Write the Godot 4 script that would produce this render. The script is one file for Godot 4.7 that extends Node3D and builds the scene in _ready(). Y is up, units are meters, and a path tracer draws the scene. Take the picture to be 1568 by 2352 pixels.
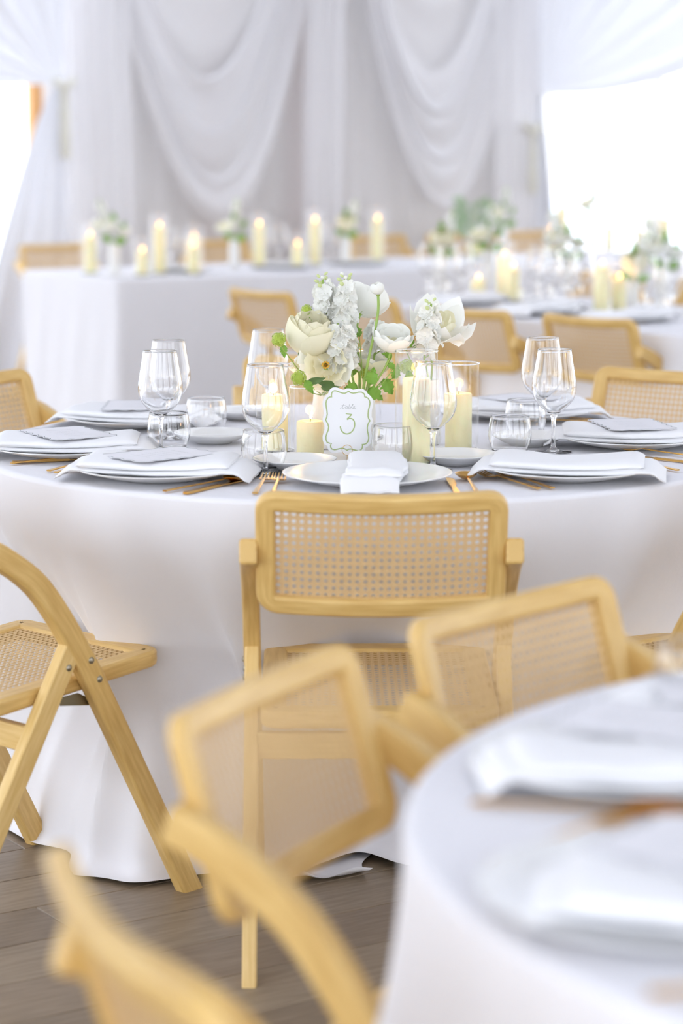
extends Node3D
# A bright wedding reception: a round table with the card "table 3", folding cane chairs, a long head table before a draped backdrop.
# y is up, metres. The camera stands at x = 0, z = 0 and looks along -z; the room itself is turned 33.5 degrees.

var M := {}
var room := Transform3D(Basis(Vector3.UP, deg_to_rad(33.5)), Vector3(-0.95, 0, -10.19))
var rng := RandomNumberGenerator.new()
const TOP := 0.751


class MB:
	var V := PackedVector3Array()
	var N := PackedVector3Array()
	var U := PackedVector2Array()
	var I := PackedInt32Array()

	func grid(rows: Array, ci := false, cj := false, flip := false) -> MB:
		var nr: int = rows.size()
		var nc: int = rows[0].size()
		var mr := nr + (1 if ci else 0)
		var mc := nc + (1 if cj else 0)
		var base := V.size()
		var ul := PackedFloat32Array()
		var vl := PackedFloat32Array()
		var acc := 0.0
		for i in mr:
			if i > 0:
				acc += rows[i % nr][0].distance_to(rows[i - 1][0])
			ul.append(acc)
		acc = 0.0
		var mid: int = nr / 2
		for j in mc:
			if j > 0:
				acc += rows[mid][j % nc].distance_to(rows[mid][j - 1])
			vl.append(acc)
		for i in mr:
			var a := i % nr
			var ap: int = (a + 1) % nr if ci else mini(a + 1, nr - 1)
			var am: int = (a + nr - 1) % nr if ci else maxi(a - 1, 0)
			for j in mc:
				var b := j % nc
				var bp: int = (b + 1) % nc if cj else mini(b + 1, nc - 1)
				var bm: int = (b + nc - 1) % nc if cj else maxi(b - 1, 0)
				var di: Vector3 = rows[ap][b] - rows[am][b]
				var dj: Vector3 = rows[a][bp] - rows[a][bm]
				if dj.length_squared() < 1e-14:
					var a2: int = ap if a == 0 else am
					dj = rows[a2][bp] - rows[a2][bm]
				if di.length_squared() < 1e-14:
					var b2: int = bp if b == 0 else bm
					di = rows[ap][b2] - rows[am][b2]
				var n := di.cross(dj).normalized()
				V.append(rows[a][b])
				N.append(-n if flip else n)
				U.append(Vector2(ul[i], vl[j]))
		for i in mr - 1:
			for j in mc - 1:
				var p := base + i * mc + j
				var q := p + mc
				if flip:
					I.append_array([p, q, q + 1, p, q + 1, p + 1])
				else:
					I.append_array([p, q + 1, q, p, p + 1, q + 1])
		return self

	func cap(loop: Array, n: Vector3) -> MB:
		var c := Vector3.ZERO
		for p in loop:
			c += p
		c /= loop.size()
		var base := V.size()
		V.append(c)
		N.append(n)
		U.append(Vector2.ZERO)
		var area := Vector3.ZERO
		for k in loop.size():
			V.append(loop[k])
			N.append(n)
			U.append(Vector2(loop[k].x + loop[k].z, loop[k].y + loop[k].z))
			area += (loop[k] - c).cross(loop[(k + 1) % loop.size()] - c)
		var outw := area.dot(n) > 0
		for k in loop.size():
			var a := base + 1 + k
			var b := base + 1 + (k + 1) % loop.size()
			if outw:
				I.append_array([base, b, a])
			else:
				I.append_array([base, a, b])
		return self

	func sweep(path: Array, sec: PackedVector2Array, up: Vector3, scl := [], caps := true, flat_end := false) -> MB:
		var rows := []
		var n := path.size()
		var tans := []
		for i in n:
			var t: Vector3 = (path[mini(i + 1, n - 1)] - path[maxi(i - 1, 0)]).normalized()
			tans.append(t)
			var side := t.cross(up).normalized()
			var nn := side.cross(t)
			var s: Vector2 = Vector2.ONE
			if scl.size() == n:
				s = scl[i] if scl[i] is Vector2 else Vector2.ONE * scl[i]
			var row := []
			for q in sec:
				row.append(path[i] + side * q.x * s.x + nn * q.y * s.y)
			rows.append(row)
		if flat_end:
			for k in sec.size():
				var p: Vector3 = rows[n - 1][k]
				rows[n - 1][k] = p - tans[n - 1] * (p.y / tans[n - 1].y)
		grid(rows, false, true)
		if caps:
			cap(rows[0], -tans[0])
			cap(rows[n - 1], Vector3.DOWN if flat_end else tans[n - 1])
		return self

	func lathe(prof: PackedVector2Array, segs := 32, flip := false, at := Vector3.ZERO) -> MB:
		var rows := []
		for p in prof:
			var row := []
			for k in segs:
				var a := TAU * k / segs
				row.append(at + Vector3(p.x * cos(a), p.y, p.x * sin(a)))
			rows.append(row)
		return grid(rows, false, true, flip)

	func tube(path: Array, r, sides := 6, caps := true) -> MB:
		var sec := PackedVector2Array()
		for k in sides:
			sec.append(Vector2.from_angle(TAU * k / sides))
		var up := Vector3(0.31, 0.17, 0.93)
		var scl := []
		for i in path.size():
			scl.append(r[i] if r is Array else r)
		return sweep(path, sec, up, scl, caps)

	func slab(poly: PackedVector2Array, z0: float, z1: float, xf := Transform3D()) -> MB:
		# a flat piece in x, y from z0 to z1 (front at z1)
		var idx := Geometry2D.triangulate_polygon(poly)
		for side in 2:
			var base := V.size()
			var n := xf.basis * (Vector3.BACK if side == 0 else Vector3.FORWARD)
			for p in poly:
				V.append(xf * Vector3(p.x, p.y, z1 if side == 0 else z0))
				N.append(n.normalized())
				U.append(p)
			for k in idx.size() / 3:
				var a := idx[3 * k]
				var b := idx[3 * k + 1]
				var c := idx[3 * k + 2]
				var ccw := (poly[b] - poly[a]).cross(poly[c] - poly[a]) > 0
				if ccw == (side == 0):
					I.append_array([base + a, base + c, base + b])
				else:
					I.append_array([base + a, base + b, base + c])
		var cw := Geometry2D.is_polygon_clockwise(poly)
		for k in poly.size():
			var p := poly[k]
			var q := poly[(k + 1) % poly.size()]
			var d := (q - p).normalized()
			var n2 := Vector2(d.y, -d.x) * (-1.0 if cw else 1.0)
			var base := V.size()
			var n := (xf.basis * Vector3(n2.x, n2.y, 0)).normalized()
			for e in [[p, z0], [q, z0], [q, z1], [p, z1]]:
				V.append(xf * Vector3(e[0].x, e[0].y, e[1]))
				N.append(n)
				U.append(Vector2(e[0].x + e[0].y, e[1]))
			if cw:
				I.append_array([base, base + 1, base + 2, base, base + 2, base + 3])
			else:
				I.append_array([base, base + 2, base + 1, base, base + 3, base + 2])
		return self

	func box(lo: Vector3, hi: Vector3, ch := 0.0) -> MB:
		# a box with chamfered edges along its top
		var c := (lo + hi) / 2
		for ax in 3:
			for s in [-1, 1]:
				var n := Vector3.ZERO
				n[ax] = s
				var u := (ax + 1) % 3
				var w := (ax + 2) % 3
				var q := []
				for e in [[-1, -1], [1, -1], [1, 1], [-1, 1]]:
					var p := c
					p[ax] = hi[ax] if s > 0 else lo[ax]
					p[u] = (hi[u] - ch) if e[0] > 0 else (lo[u] + ch)
					p[w] = (hi[w] - ch) if e[1] > 0 else (lo[w] + ch)
					q.append(p)
				quad(q[0], q[1], q[2], q[3], n)
		if ch > 0:
			for ax in 3:
				var u := (ax + 1) % 3
				var w := (ax + 2) % 3
				for su in [-1, 1]:
					for sw in [-1, 1]:
						var a := Vector3.ZERO
						var b := Vector3.ZERO
						a[ax] = lo[ax] + ch
						a[u] = (hi[u] if su > 0 else lo[u])
						a[w] = (hi[w] - ch if sw > 0 else lo[w] + ch)
						b = a
						b[u] = (hi[u] - ch if su > 0 else lo[u] + ch)
						b[w] = (hi[w] if sw > 0 else lo[w])
						var a2 := a
						var b2 := b
						a2[ax] = hi[ax] - ch
						b2[ax] = hi[ax] - ch
						var n := Vector3.ZERO
						n[u] = su
						n[w] = sw
						quad(a, b, b2, a2, n.normalized())
		return self

	func quad(a: Vector3, b: Vector3, c: Vector3, d: Vector3, n: Vector3) -> MB:
		var base := V.size()
		V.append_array([a, b, c, d])
		N.append_array([n, n, n, n])
		U.append_array([Vector2(a.x + a.z, a.y), Vector2(b.x + b.z, b.y), Vector2(c.x + c.z, c.y), Vector2(d.x + d.z, d.y)])
		if (b - a).cross(c - a).dot(n) > 0:
			I.append_array([base, base + 2, base + 1, base, base + 3, base + 2])
		else:
			I.append_array([base, base + 1, base + 2, base, base + 2, base + 3])
		return self

	func add(o: ArrayMesh, xf: Transform3D) -> MB:
		var s := o.surface_get_arrays(0)
		var base := V.size()
		var nb := xf.basis.orthonormalized()
		for k in s[Mesh.ARRAY_VERTEX].size():
			V.append(xf * s[Mesh.ARRAY_VERTEX][k])
			N.append(nb * s[Mesh.ARRAY_NORMAL][k])
			U.append(s[Mesh.ARRAY_TEX_UV][k])
		for k in s[Mesh.ARRAY_INDEX]:
			I.append(base + k)
		return self

	func mesh() -> ArrayMesh:
		var arr := []
		arr.resize(Mesh.ARRAY_MAX)
		arr[Mesh.ARRAY_VERTEX] = V
		arr[Mesh.ARRAY_NORMAL] = N
		arr[Mesh.ARRAY_TEX_UV] = U
		arr[Mesh.ARRAY_INDEX] = I
		var m := ArrayMesh.new()
		m.add_surface_from_arrays(Mesh.PRIMITIVE_TRIANGLES, arr)
		return m


# ---------------------------------------------------------------- shape helpers
func rrect(w: float, h: float, r: float, k := 3) -> PackedVector2Array:
	var out := PackedVector2Array()
	for q in 4:
		var c := Vector2((w / 2 - r) * (1 if q in [0, 3] else -1), (h / 2 - r) * (1 if q < 2 else -1))
		for i in k + 1:
			out.append(c + Vector2.from_angle(PI / 2 * (q + float(i) / k)) * r)
	return out


func spline(pts: Array, per := 6) -> Array:
	var out := []
	var n := pts.size()
	for i in n - 1:
		var a: Vector3 = pts[maxi(i - 1, 0)]
		var b: Vector3 = pts[i]
		var c: Vector3 = pts[i + 1]
		var d: Vector3 = pts[mini(i + 2, n - 1)]
		for k in per:
			out.append(b.cubic_interpolate(c, a, d, float(k) / per))
	out.append(pts[n - 1])
	return out


func pv(a: Array) -> PackedVector2Array:
	var out := PackedVector2Array()
	for k in a.size() / 2:
		out.append(Vector2(a[2 * k], a[2 * k + 1]))
	return out


func lathe(prof: Array, segs := 32) -> ArrayMesh:
	return MB.new().lathe(pv(prof), segs).mesh()


func ribbon(mb: MB, pts: PackedVector2Array, w: float, z: float, closed := false) -> void:
	# an ink line of width w on a flat sheet
	var rows := []
	var n := pts.size()
	for i in n:
		var a := pts[(i + n - 1) % n] if closed else pts[maxi(i - 1, 0)]
		var b := pts[(i + 1) % n] if closed else pts[mini(i + 1, n - 1)]
		var d := (b - a).normalized()
		var s := Vector2(-d.y, d.x) * w / 2
		rows.append([Vector3(pts[i].x + s.x, pts[i].y + s.y, z), Vector3(pts[i].x - s.x, pts[i].y - s.y, z)])
	mb.grid(rows, closed, false, true)


func smooth2(pts: PackedVector2Array, closed := false, per := 4) -> PackedVector2Array:
	var out := PackedVector2Array()
	var n := pts.size()
	for i in (n if closed else n - 1):
		var a := pts[(i + n - 1) % n] if closed else pts[maxi(i - 1, 0)]
		var d := pts[(i + 2) % n] if closed else pts[mini(i + 2, n - 1)]
		for k in per:
			out.append(pts[i].cubic_interpolate(pts[(i + 1) % n], a, d, float(k) / per))
	if not closed:
		out.append(pts[n - 1])
	return out


func thing(called: String, label: String, category: String, at := Vector3.ZERO, turn := 0.0, group := "") -> Node3D:
	var o := Node3D.new()
	o.name = called
	o.position = at
	o.rotation.y = turn
	add_child(o, true)
	return tag(o, label, category, group)


func tag(o: Node3D, label: String, category: String, group := "") -> Node3D:
	o.set_meta("label", label)
	o.set_meta("category", category)
	if group != "":
		o.set_meta("group", group)
	return o


func part(called: String, mesh: Mesh, mat: Material, parent: Node, at := Transform3D()) -> MeshInstance3D:
	var o := MeshInstance3D.new()
	o.name = called
	o.mesh = mesh
	o.material_override = mat
	o.transform = at
	parent.add_child(o, true)
	return o


func structure(called: String, mesh: Mesh, mat: Material, label: String, category: String) -> MeshInstance3D:
	var o := part(called, mesh, mat, self, room)
	o.set_meta("kind", "structure")
	tag(o, label, category)
	return o


func copy(src: Node3D, label: String, at: Vector3, turn: float, group := "", size := 1.0) -> Node3D:
	var c: Node3D = src.duplicate()
	c.name = src.name.rstrip("0123456789")
	add_child(c, true)
	c.position = at
	c.rotation = Vector3(0, turn, 0)
	c.scale = Vector3.ONE * size
	c.set_meta("label", label)
	if group != "":
		c.set_meta("group", group)
	elif c.has_meta("group"):
		c.remove_meta("group")
	return c


# ---------------------------------------------------------------- materials
func c8(r: float, g: float, b: float, a := 1.0) -> Color:
	return Color(r / 255.0, g / 255.0, b / 255.0, a)


func mat(called: String, col: Color, rough := 0.6, metal := 0.0) -> StandardMaterial3D:
	var m := StandardMaterial3D.new()
	m.resource_name = called
	m.albedo_color = col
	m.roughness = rough
	m.metallic = metal
	M[called] = m
	return m


func noise_tex(freq: float, octaves: int, sd: int, lo: Color, hi: Color, size := 512, ty := FastNoiseLite.TYPE_SIMPLEX_SMOOTH) -> NoiseTexture2D:
	var n := FastNoiseLite.new()
	n.noise_type = ty
	n.frequency = freq
	n.fractal_octaves = octaves
	n.seed = sd
	var t := NoiseTexture2D.new()
	t.width = size
	t.height = size
	t.seamless = true
	t.noise = n
	var g := Gradient.new()
	g.set_color(0, lo)
	g.set_color(1, hi)
	t.color_ramp = g
	return t


func materials() -> void:
	# beech: the grain runs along u
	for w in [["beech", c8(208, 167, 94), c8(236, 201, 130), 3], ["beech_pale", c8(224, 186, 112), c8(243, 210, 144), 9]]:
		var m := mat(w[0], Color.WHITE, 0.42)
		m.albedo_texture = noise_tex(0.012, 4, w[3], w[1], w[2])
		m.uv1_scale = Vector3(1.3, 14, 1)
		m.clearcoat_enabled = true
		m.clearcoat = 0.25
		m.clearcoat_roughness = 0.35
	mat("cane", c8(232, 199, 146), 0.55)
	mat("steel", c8(170, 165, 150), 0.35, 1.0)
	mat("bracket", c8(150, 145, 128), 0.45, 1.0)
	mat("gold", c8(226, 180, 104), 0.18, 1.0)
	mat("gold_wire", c8(226, 190, 120), 0.25, 1.0)
	var linen := mat("linen", c8(240, 239, 243), 0.9)
	linen.heightmap_enabled = true
	linen.heightmap_texture = noise_tex(0.02, 5, 21, Color.BLACK, Color.WHITE)
	linen.heightmap_scale = 0.05
	linen.uv1_triplanar = true
	linen.uv1_world_triplanar = true
	linen.uv1_scale = Vector3(3.5, 3.5, 3.5)
	mat("napkin", c8(247, 247, 249), 0.85)
	mat("porcelain", c8(249, 249, 248), 0.2)
	mat("card_white", c8(243, 243, 244), 0.75)
	mat("card_lilac", c8(238, 237, 241), 0.75)
	mat("ink_green", c8(176, 192, 134), 0.7)
	mat("ink_grey", c8(186, 188, 186), 0.7)
	mat("ink_sage", c8(150, 160, 156), 0.7)
	var wax := mat("wax", c8(252, 242, 192), 0.42)
	wax.subsurf_scatter_enabled = true
	wax.subsurf_scatter_strength = 0.25
	mat("wick", c8(60, 45, 35), 0.9)
	var fl := mat("flame", c8(255, 220, 150), 0.8)
	fl.emission_enabled = true
	fl.emission = c8(255, 196, 120)
	fl.emission_energy_multiplier = 10.0
	var gl := mat("glass", c8(255, 255, 255, 0.02), 0.0)
	gl.transparency = BaseMaterial3D.TRANSPARENCY_ALPHA
	var sg := mat("thick_glass", c8(255, 255, 255, 0.0), 0.0)
	sg.refraction_enabled = true
	sg.refraction_scale = 0.05
	mat("ceramic", c8(244, 243, 240), 0.35)
	var pt := mat("petal", c8(254, 254, 250), 0.7)
	pt.backlight_enabled = true
	pt.backlight = Color(0.8, 0.8, 0.77)
	var pc := mat("petal_cream", c8(251, 246, 222), 0.7)
	pc.backlight_enabled = true
	pc.backlight = Color(0.8, 0.79, 0.68)
	mat("stamen", c8(222, 170, 60), 0.7)
	for g in [["leaf", c8(120, 168, 62)], ["leaf_dark", c8(84, 116, 70)], ["viburnum", c8(186, 206, 84)], ["stem", c8(160, 190, 98)], ["sage", c8(168, 188, 162)], ["bud", c8(214, 224, 160)]]:
		var m := mat(g[0], g[1], 0.6)
		m.backlight_enabled = true
		m.backlight = Color(0.35, 0.4, 0.2)
	mat("plaster", c8(238, 234, 230), 0.9)
	mat("pink_wood", c8(206, 160, 142), 0.8)
	mat("ceiling_cloth", c8(244, 245, 248), 0.95)
	mat("frame_paint", c8(240, 236, 224), 0.5)
	mat("frame_wood", c8(214, 160, 100), 0.6)
	mat("terrace", c8(240, 244, 250), 0.9)
	for d in [["sheer", c8(244, 242, 243, 0.7)], ["sheer_thin", c8(246, 243, 242, 0.76)]]:
		var m := mat(d[0], d[1], 0.9)
		m.transparency = BaseMaterial3D.TRANSPARENCY_ALPHA
		m.backlight_enabled = true
		m.backlight = Color(0.6, 0.6, 0.61)
	var vo := mat("voile", c8(236, 237, 242), 0.9)
	vo.backlight_enabled = true
	vo.backlight = Color(0.4, 0.4, 0.41)
	mat("tassel", c8(222, 219, 206), 0.9)
	var tones := [c8(146, 126, 103), c8(137, 118, 96), c8(153, 134, 110), c8(142, 124, 103)]
	for k in 4:
		var m := mat("plank_%d" % k, Color.WHITE, 0.42)
		m.albedo_texture = noise_tex(0.014, 4, 40 + k, tones[k].darkened(0.13), tones[k].lightened(0.06))
		m.uv1_scale = Vector3(1.1, 9, 1)
		m.uv1_offset = Vector3(0.23 * k, 0.37 * k, 0)
	mat("seam", c8(84, 72, 60), 0.9)


# ---------------------------------------------------------------- scene
func _ready() -> void:
	rng.seed = 77
	var cam := Camera3D.new()
	cam.name = "camera"
	add_child(cam)
	cam.position = Vector3(0, 1.358, 0)
	cam.rotation_degrees = Vector3(-8.95, 0, 0)
	var lens := CameraAttributesPhysical.new()
	lens.frustum_focal_length = 85.0
	lens.frustum_focus_distance = 4.5
	lens.exposure_aperture = 2.5
	lens.exposure_shutter_speed = 100.0
	lens.frustum_near = 0.05
	lens.frustum_far = 200.0
	cam.attributes = lens
	cam.keep_aspect = Camera3D.KEEP_HEIGHT
	cam.fov = rad_to_deg(2.0 * atan(1176.0 / 5500.0))
	cam.current = true
	var we := WorldEnvironment.new()
	we.name = "environment"
	var env := Environment.new()
	var sky := Sky.new()
	var sm := ProceduralSkyMaterial.new()
	sm.sky_top_color = c8(229, 238, 254)
	sm.sky_horizon_color = c8(246, 250, 255)
	sm.sky_curve = 0.3
	sm.ground_horizon_color = c8(244, 249, 255)
	sm.ground_bottom_color = c8(235, 233, 228)
	sm.sky_energy_multiplier = 1.0
	sm.ground_energy_multiplier = 1.0
	sky.sky_material = sm
	env.background_mode = Environment.BG_SKY
	env.sky = sky
	env.background_energy_multiplier = 2.7
	env.tonemap_mode = Environment.TONE_MAPPER_LINEAR
	env.tonemap_exposure = 1.54
	env.sdfgi_enabled = true
	env.ssao_enabled = true
	env.ssil_enabled = true
	we.environment = env
	add_child(we)

	materials()
	build_room()
	build_drapes()
	build_cloths()
	build_chairs()
	build_settings()
	build_candles()
	build_flowers()
	build_card()
	build_head_table()
	build_middle_table()
	build_front_table()
	group_repeats()


func group_repeats() -> void:
	# repeats of a kind on one table carry one group
	var plural := {"folding_chair": "folding cane chairs", "dinner_plate": "white dinner plates", "side_plate": "small side plates", "napkin": "folded white napkins", "menu_card": "menu cards", "wine_glass": "stemmed wine glasses", "tumbler": "stemless tumblers", "fork": "gold forks", "spoon": "gold spoons", "knife": "gold knives", "pillar_candle": "ivory pillar candles", "glass_cylinder": "candle glass cylinders", "bud_vase": "white bud vases", "stock_spike": "white stock spikes", "viburnum": "green viburnum balls", "ranunculus": "white ranunculus blooms", "lisianthus": "white lisianthus blooms", "rose": "white roses", "peony": "cream peonies", "leaf_sprig": "green leaf sprigs", "swag": "swags of the backdrop", "drape_tail": "hanging tails of the backdrop", "ceiling_drape": "voile fans under the ceiling", "tied_curtain": "tied white curtains", "tassel_tie": "tassel ties", "tablecloth": "white tablecloths"}
	var found := {}
	for o in get_children():
		var kind := String(o.name).rstrip("0123456789").trim_suffix("_")
		if not plural.has(kind) or not o.has_meta("label"):
			continue
		var g: String = plural[kind]
		var words: String = o.get_meta("label")
		if not kind in ["swag", "drape_tail", "ceiling_drape", "tied_curtain", "tassel_tie", "tablecloth"]:
			var table := "round table with the number card"
			for w in ["head table", "middle table", "front table"]:
				if w in words:
					table = w
			g += (" at the " if kind == "folding_chair" else " on the ") + table
		if not found.has(g):
			found[g] = []
		found[g].append(o)
	for g in found:
		if found[g].size() > 1:
			for o in found[g]:
				o.set_meta("group", g)


# ---------------------------------------------------------------- the room
func build_room() -> void:
	# floor: boards run along the room's x; the near ones are pieces of their own
	var fl := structure("floor", MB.new().box(Vector3(-8.2, -0.2, -3.15), Vector3(9.2, -0.014, 11.2)).mesh(), M["seam"], "grey-brown wooden plank floor under the tables", "floor")
	var far := MB.new()
	var w := 0.165
	var inv := room.affine_inverse()
	var z := -2.95
	while z < 11.0:
		var x := -8.0 - rng.randf() * 1.4
		while x < 9.0:
			var l := 1.3 + 0.25 * rng.randf()
			var mb := MB.new()
			plank_shape(mb, x + 0.0012, minf(x + l, 9.0) - 0.0012, z + 0.0012, z + w - 0.0012)
			var c := room * Vector3(x + l / 2, 0, z + w / 2)
			if absf(c.x + 0.25) < 1.6 and c.z > -4.9 and c.z < -1.9:
				part("plank", mb.mesh(), M["plank_%d" % rng.randi_range(0, 3)], fl)
			else:
				far.add(mb.mesh(), Transform3D())
			x += l
		z += w
	part("planks", far.mesh(), M["plank_0"], fl).set_meta("kind", "stuff")
	# the ceiling has two rows of roof lights
	var ce := MB.new()
	var panes := MB.new()
	var zs := [-3.15, -2.3, -1.2, 2.3, 2.9, 5.2, 5.65, 11.2]
	for k in 7:
		var xs := [-8.2, 9.2] if k % 2 == 0 else [-8.2, -6.6, -2.8, -1.6, 2.2, 3.4, 7.2, 9.2]
		for i in xs.size() - 1:
			if i % 2 == 0:
				ce.box(Vector3(xs[i], 3.45, zs[k]), Vector3(xs[i + 1], 3.65, zs[k + 1]))
			else:
				panes.box(Vector3(xs[i], 3.56, zs[k]), Vector3(xs[i + 1], 3.566, zs[k + 1]))
	var cl := structure("ceiling", ce.mesh(), M["ceiling_cloth"], "white ceiling with roof lights above the reception room", "ceiling")
	part("roof_panes", panes.mesh(), M["glass"], cl)
	structure("terrace", MB.new().box(Vector3(-40, -0.4, -40), Vector3(40, -0.25, 50)).mesh(), M["terrace"], "pale terrace outside the bright windows", "ground")
	wall("wall_back", [[-7.6, -4.6], [-4.2, -1.6], [-1.3, 1.16], [4.6, 7.6]], 0, -2.95, -3.15, -8.2, 9.2, "pale wall behind the white draped backdrop")
	wall("wall_front", [[-7.4, -4.4], [-3.8, -0.8], [0.2, 3.2], [5.4, 8.4]], 0, 11.0, 11.2, -8.2, 9.2, "pale wall behind the camera")
	wall("wall_left", [[-2.4, 1.8], [2.3, 6.3], [6.8, 10.6]], 1, -8.0, -8.2, -2.95, 11.0, "pale wall on the left of the room")
	wall("wall_right", [[-2.4, 1.8], [2.3, 6.3], [6.8, 10.6]], 1, 9.0, 9.2, -2.95, 11.0, "pale wall on the right of the room")
	for c in [[2.12, 2.23], [2.68, 2.83]]:
		structure("trim_%d" % (1 if c[0] < 2.5 else 2), MB.new().box(Vector3(c[0], 0, -2.95), Vector3(c[1], 3.4, -2.87), 0.006).mesh(), M["pink_wood"], "pinkish wooden post on the wall seen %s" % ("through the left swag" if c[0] < 2.5 else "between the two swags"), "post")


func plank_shape(mb: MB, x0: float, x1: float, z0: float, z1: float) -> void:
	var e := 0.0012
	var off := Vector2(rng.randf() * 7.0, rng.randf() * 3.0)
	var base := mb.U.size()
	mb.grid([[Vector3(x0 + e, 0, z0 + e), Vector3(x0 + e, 0, z1 - e)], [Vector3(x1 - e, 0, z0 + e), Vector3(x1 - e, 0, z1 - e)]], false, false, true)
	for k in range(base, mb.U.size()):
		mb.U[k] += off
	mb.quad(Vector3(x0, -0.003, z0), Vector3(x1, -0.003, z0), Vector3(x1 - e, 0, z0 + e), Vector3(x0 + e, 0, z0 + e), Vector3(0, 0.6, -0.8))
	mb.quad(Vector3(x0, -0.003, z1), Vector3(x1, -0.003, z1), Vector3(x1 - e, 0, z1 - e), Vector3(x0 + e, 0, z1 - e), Vector3(0, 0.6, 0.8))
	mb.quad(Vector3(x0, -0.003, z0), Vector3(x0, -0.003, z1), Vector3(x0 + e, 0, z1 - e), Vector3(x0 + e, 0, z0 + e), Vector3(-0.8, 0.6, 0))
	mb.quad(Vector3(x1, -0.003, z0), Vector3(x1, -0.003, z1), Vector3(x1 - e, 0, z1 - e), Vector3(x1 - e, 0, z0 + e), Vector3(0.8, 0.6, 0))
	for s in [[z0, -1], [z1, 1]]:
		mb.quad(Vector3(x0, -0.014, s[0]), Vector3(x1, -0.014, s[0]), Vector3(x1, -0.003, s[0]), Vector3(x0, -0.003, s[0]), Vector3(0, 0, s[1]))
	for s in [[x0, -1], [x1, 1]]:
		mb.quad(Vector3(s[0], -0.014, z0), Vector3(s[0], -0.014, z1), Vector3(s[0], -0.003, z1), Vector3(s[0], -0.003, z0), Vector3(s[1], 0, 0))


var windows := 0
var wall_windows := {}


func wall(called: String, holes: Array, along: int, face: float, back: float, from: float, to: float, label: String) -> void:
	var mb := MB.new()
	var y0 := 0.06
	var y1 := 2.95
	var d0 := minf(face, back)
	var d1 := maxf(face, back)
	var at := from
	for h in holes + [[to, to]]:
		if h[0] > at:
			wall_box(mb, along, at, h[0], -0.02, 3.45, d0, d1)
		if h[1] > h[0]:
			wall_box(mb, along, h[0], h[1], -0.02, y0, d0, d1)
			wall_box(mb, along, h[0], h[1], y1, 3.45, d0, d1)
			window(along, h[0], h[1], y0, y1, d0 + 0.06, d1 - 0.06, called)
		at = h[1]
	structure(called, mb.mesh(), M["plaster"], label, "wall")


func wall_box(mb: MB, along: int, a0: float, a1: float, y0: float, y1: float, d0: float, d1: float) -> void:
	if along == 0:
		mb.box(Vector3(a0, y0, d0), Vector3(a1, y1, d1))
	else:
		mb.box(Vector3(d0, y0, a0), Vector3(d1, y1, a1))


func window(along: int, a0: float, a1: float, y0: float, y1: float, d0: float, d1: float, wall_name: String) -> void:
	windows += 1
	var o := Node3D.new()
	o.name = "window_%d" % windows
	o.transform = room
	o.set_meta("kind", "structure")
	add_child(o, true)
	var side: String = {"wall_back": "in the back wall", "wall_front": "behind the camera", "wall_left": "in the left wall", "wall_right": "in the right wall"}[wall_name]
	wall_windows[wall_name] = wall_windows.get(wall_name, 0) + 1
	var nth: String = ["first", "second", "third", "fourth", "fifth"][wall_windows[wall_name] - 1]
	var label := "%s tall window %s" % [nth, side]
	if wall_name == "wall_back" and absf(a1 - 1.16) < 0.01:
		label = "bright tall window left of the draped backdrop"
	elif wall_name == "wall_back" and a0 > 4.0:
		label = "bright blown-out tall window right of the draped backdrop"
	tag(o, label, "window")
	var f := MB.new()
	var g := 0.06
	wall_box(f, along, a0, a0 + g, y0, y1, d0, d1)
	wall_box(f, along, a1 - g, a1, y0, y1, d0, d1)
	wall_box(f, along, a0 + g, a1 - g, y0, y0 + g, d0, d1)
	wall_box(f, along, a0 + g, a1 - g, y1 - g, y1, d0, d1)
	part("window_frame", f.mesh(), M["frame_wood"] if absf(a1 - 1.16) < 0.01 else M["frame_paint"], o)
	var n := maxi(2, roundi((a1 - a0) / 0.95))
	for k in n:
		var p0 := lerpf(a0 + g, a1 - g, float(k) / n)
		var p1 := lerpf(a0 + g, a1 - g, float(k + 1) / n)
		var b := MB.new()
		if k > 0:
			wall_box(b, along, p0 - 0.03, p0 + 0.03, y0 + g, y1 - g, d0, d1)
			part("mullion", b.mesh(), M["frame_paint"], o)
		var pane := MB.new()
		var dm := (d0 + d1) / 2
		wall_box(pane, along, p0, p1, y0 + g, y1 - g, dm - 0.003, dm + 0.003)
		part("pane", pane.mesh(), M["glass"], o)


# ---------------------------------------------------------------- fabric
func sheet(fn: Callable, nu: int, nv: int) -> ArrayMesh:
	var rows := []
	for i in nu + 1:
		var row := []
		for j in nv + 1:
			row.append(fn.call(float(i) / nu, float(j) / nv))
		rows.append(row)
	return MB.new().grid(rows).mesh()


func pleat(x: float, sd: float) -> float:
	return sin(x + 1.7 * sd) * 0.6 + sin(x * 1.73 + 0.9 * sd) * 0.35 + sin(x * 0.47 + 2.3 * sd) * 0.4


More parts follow.
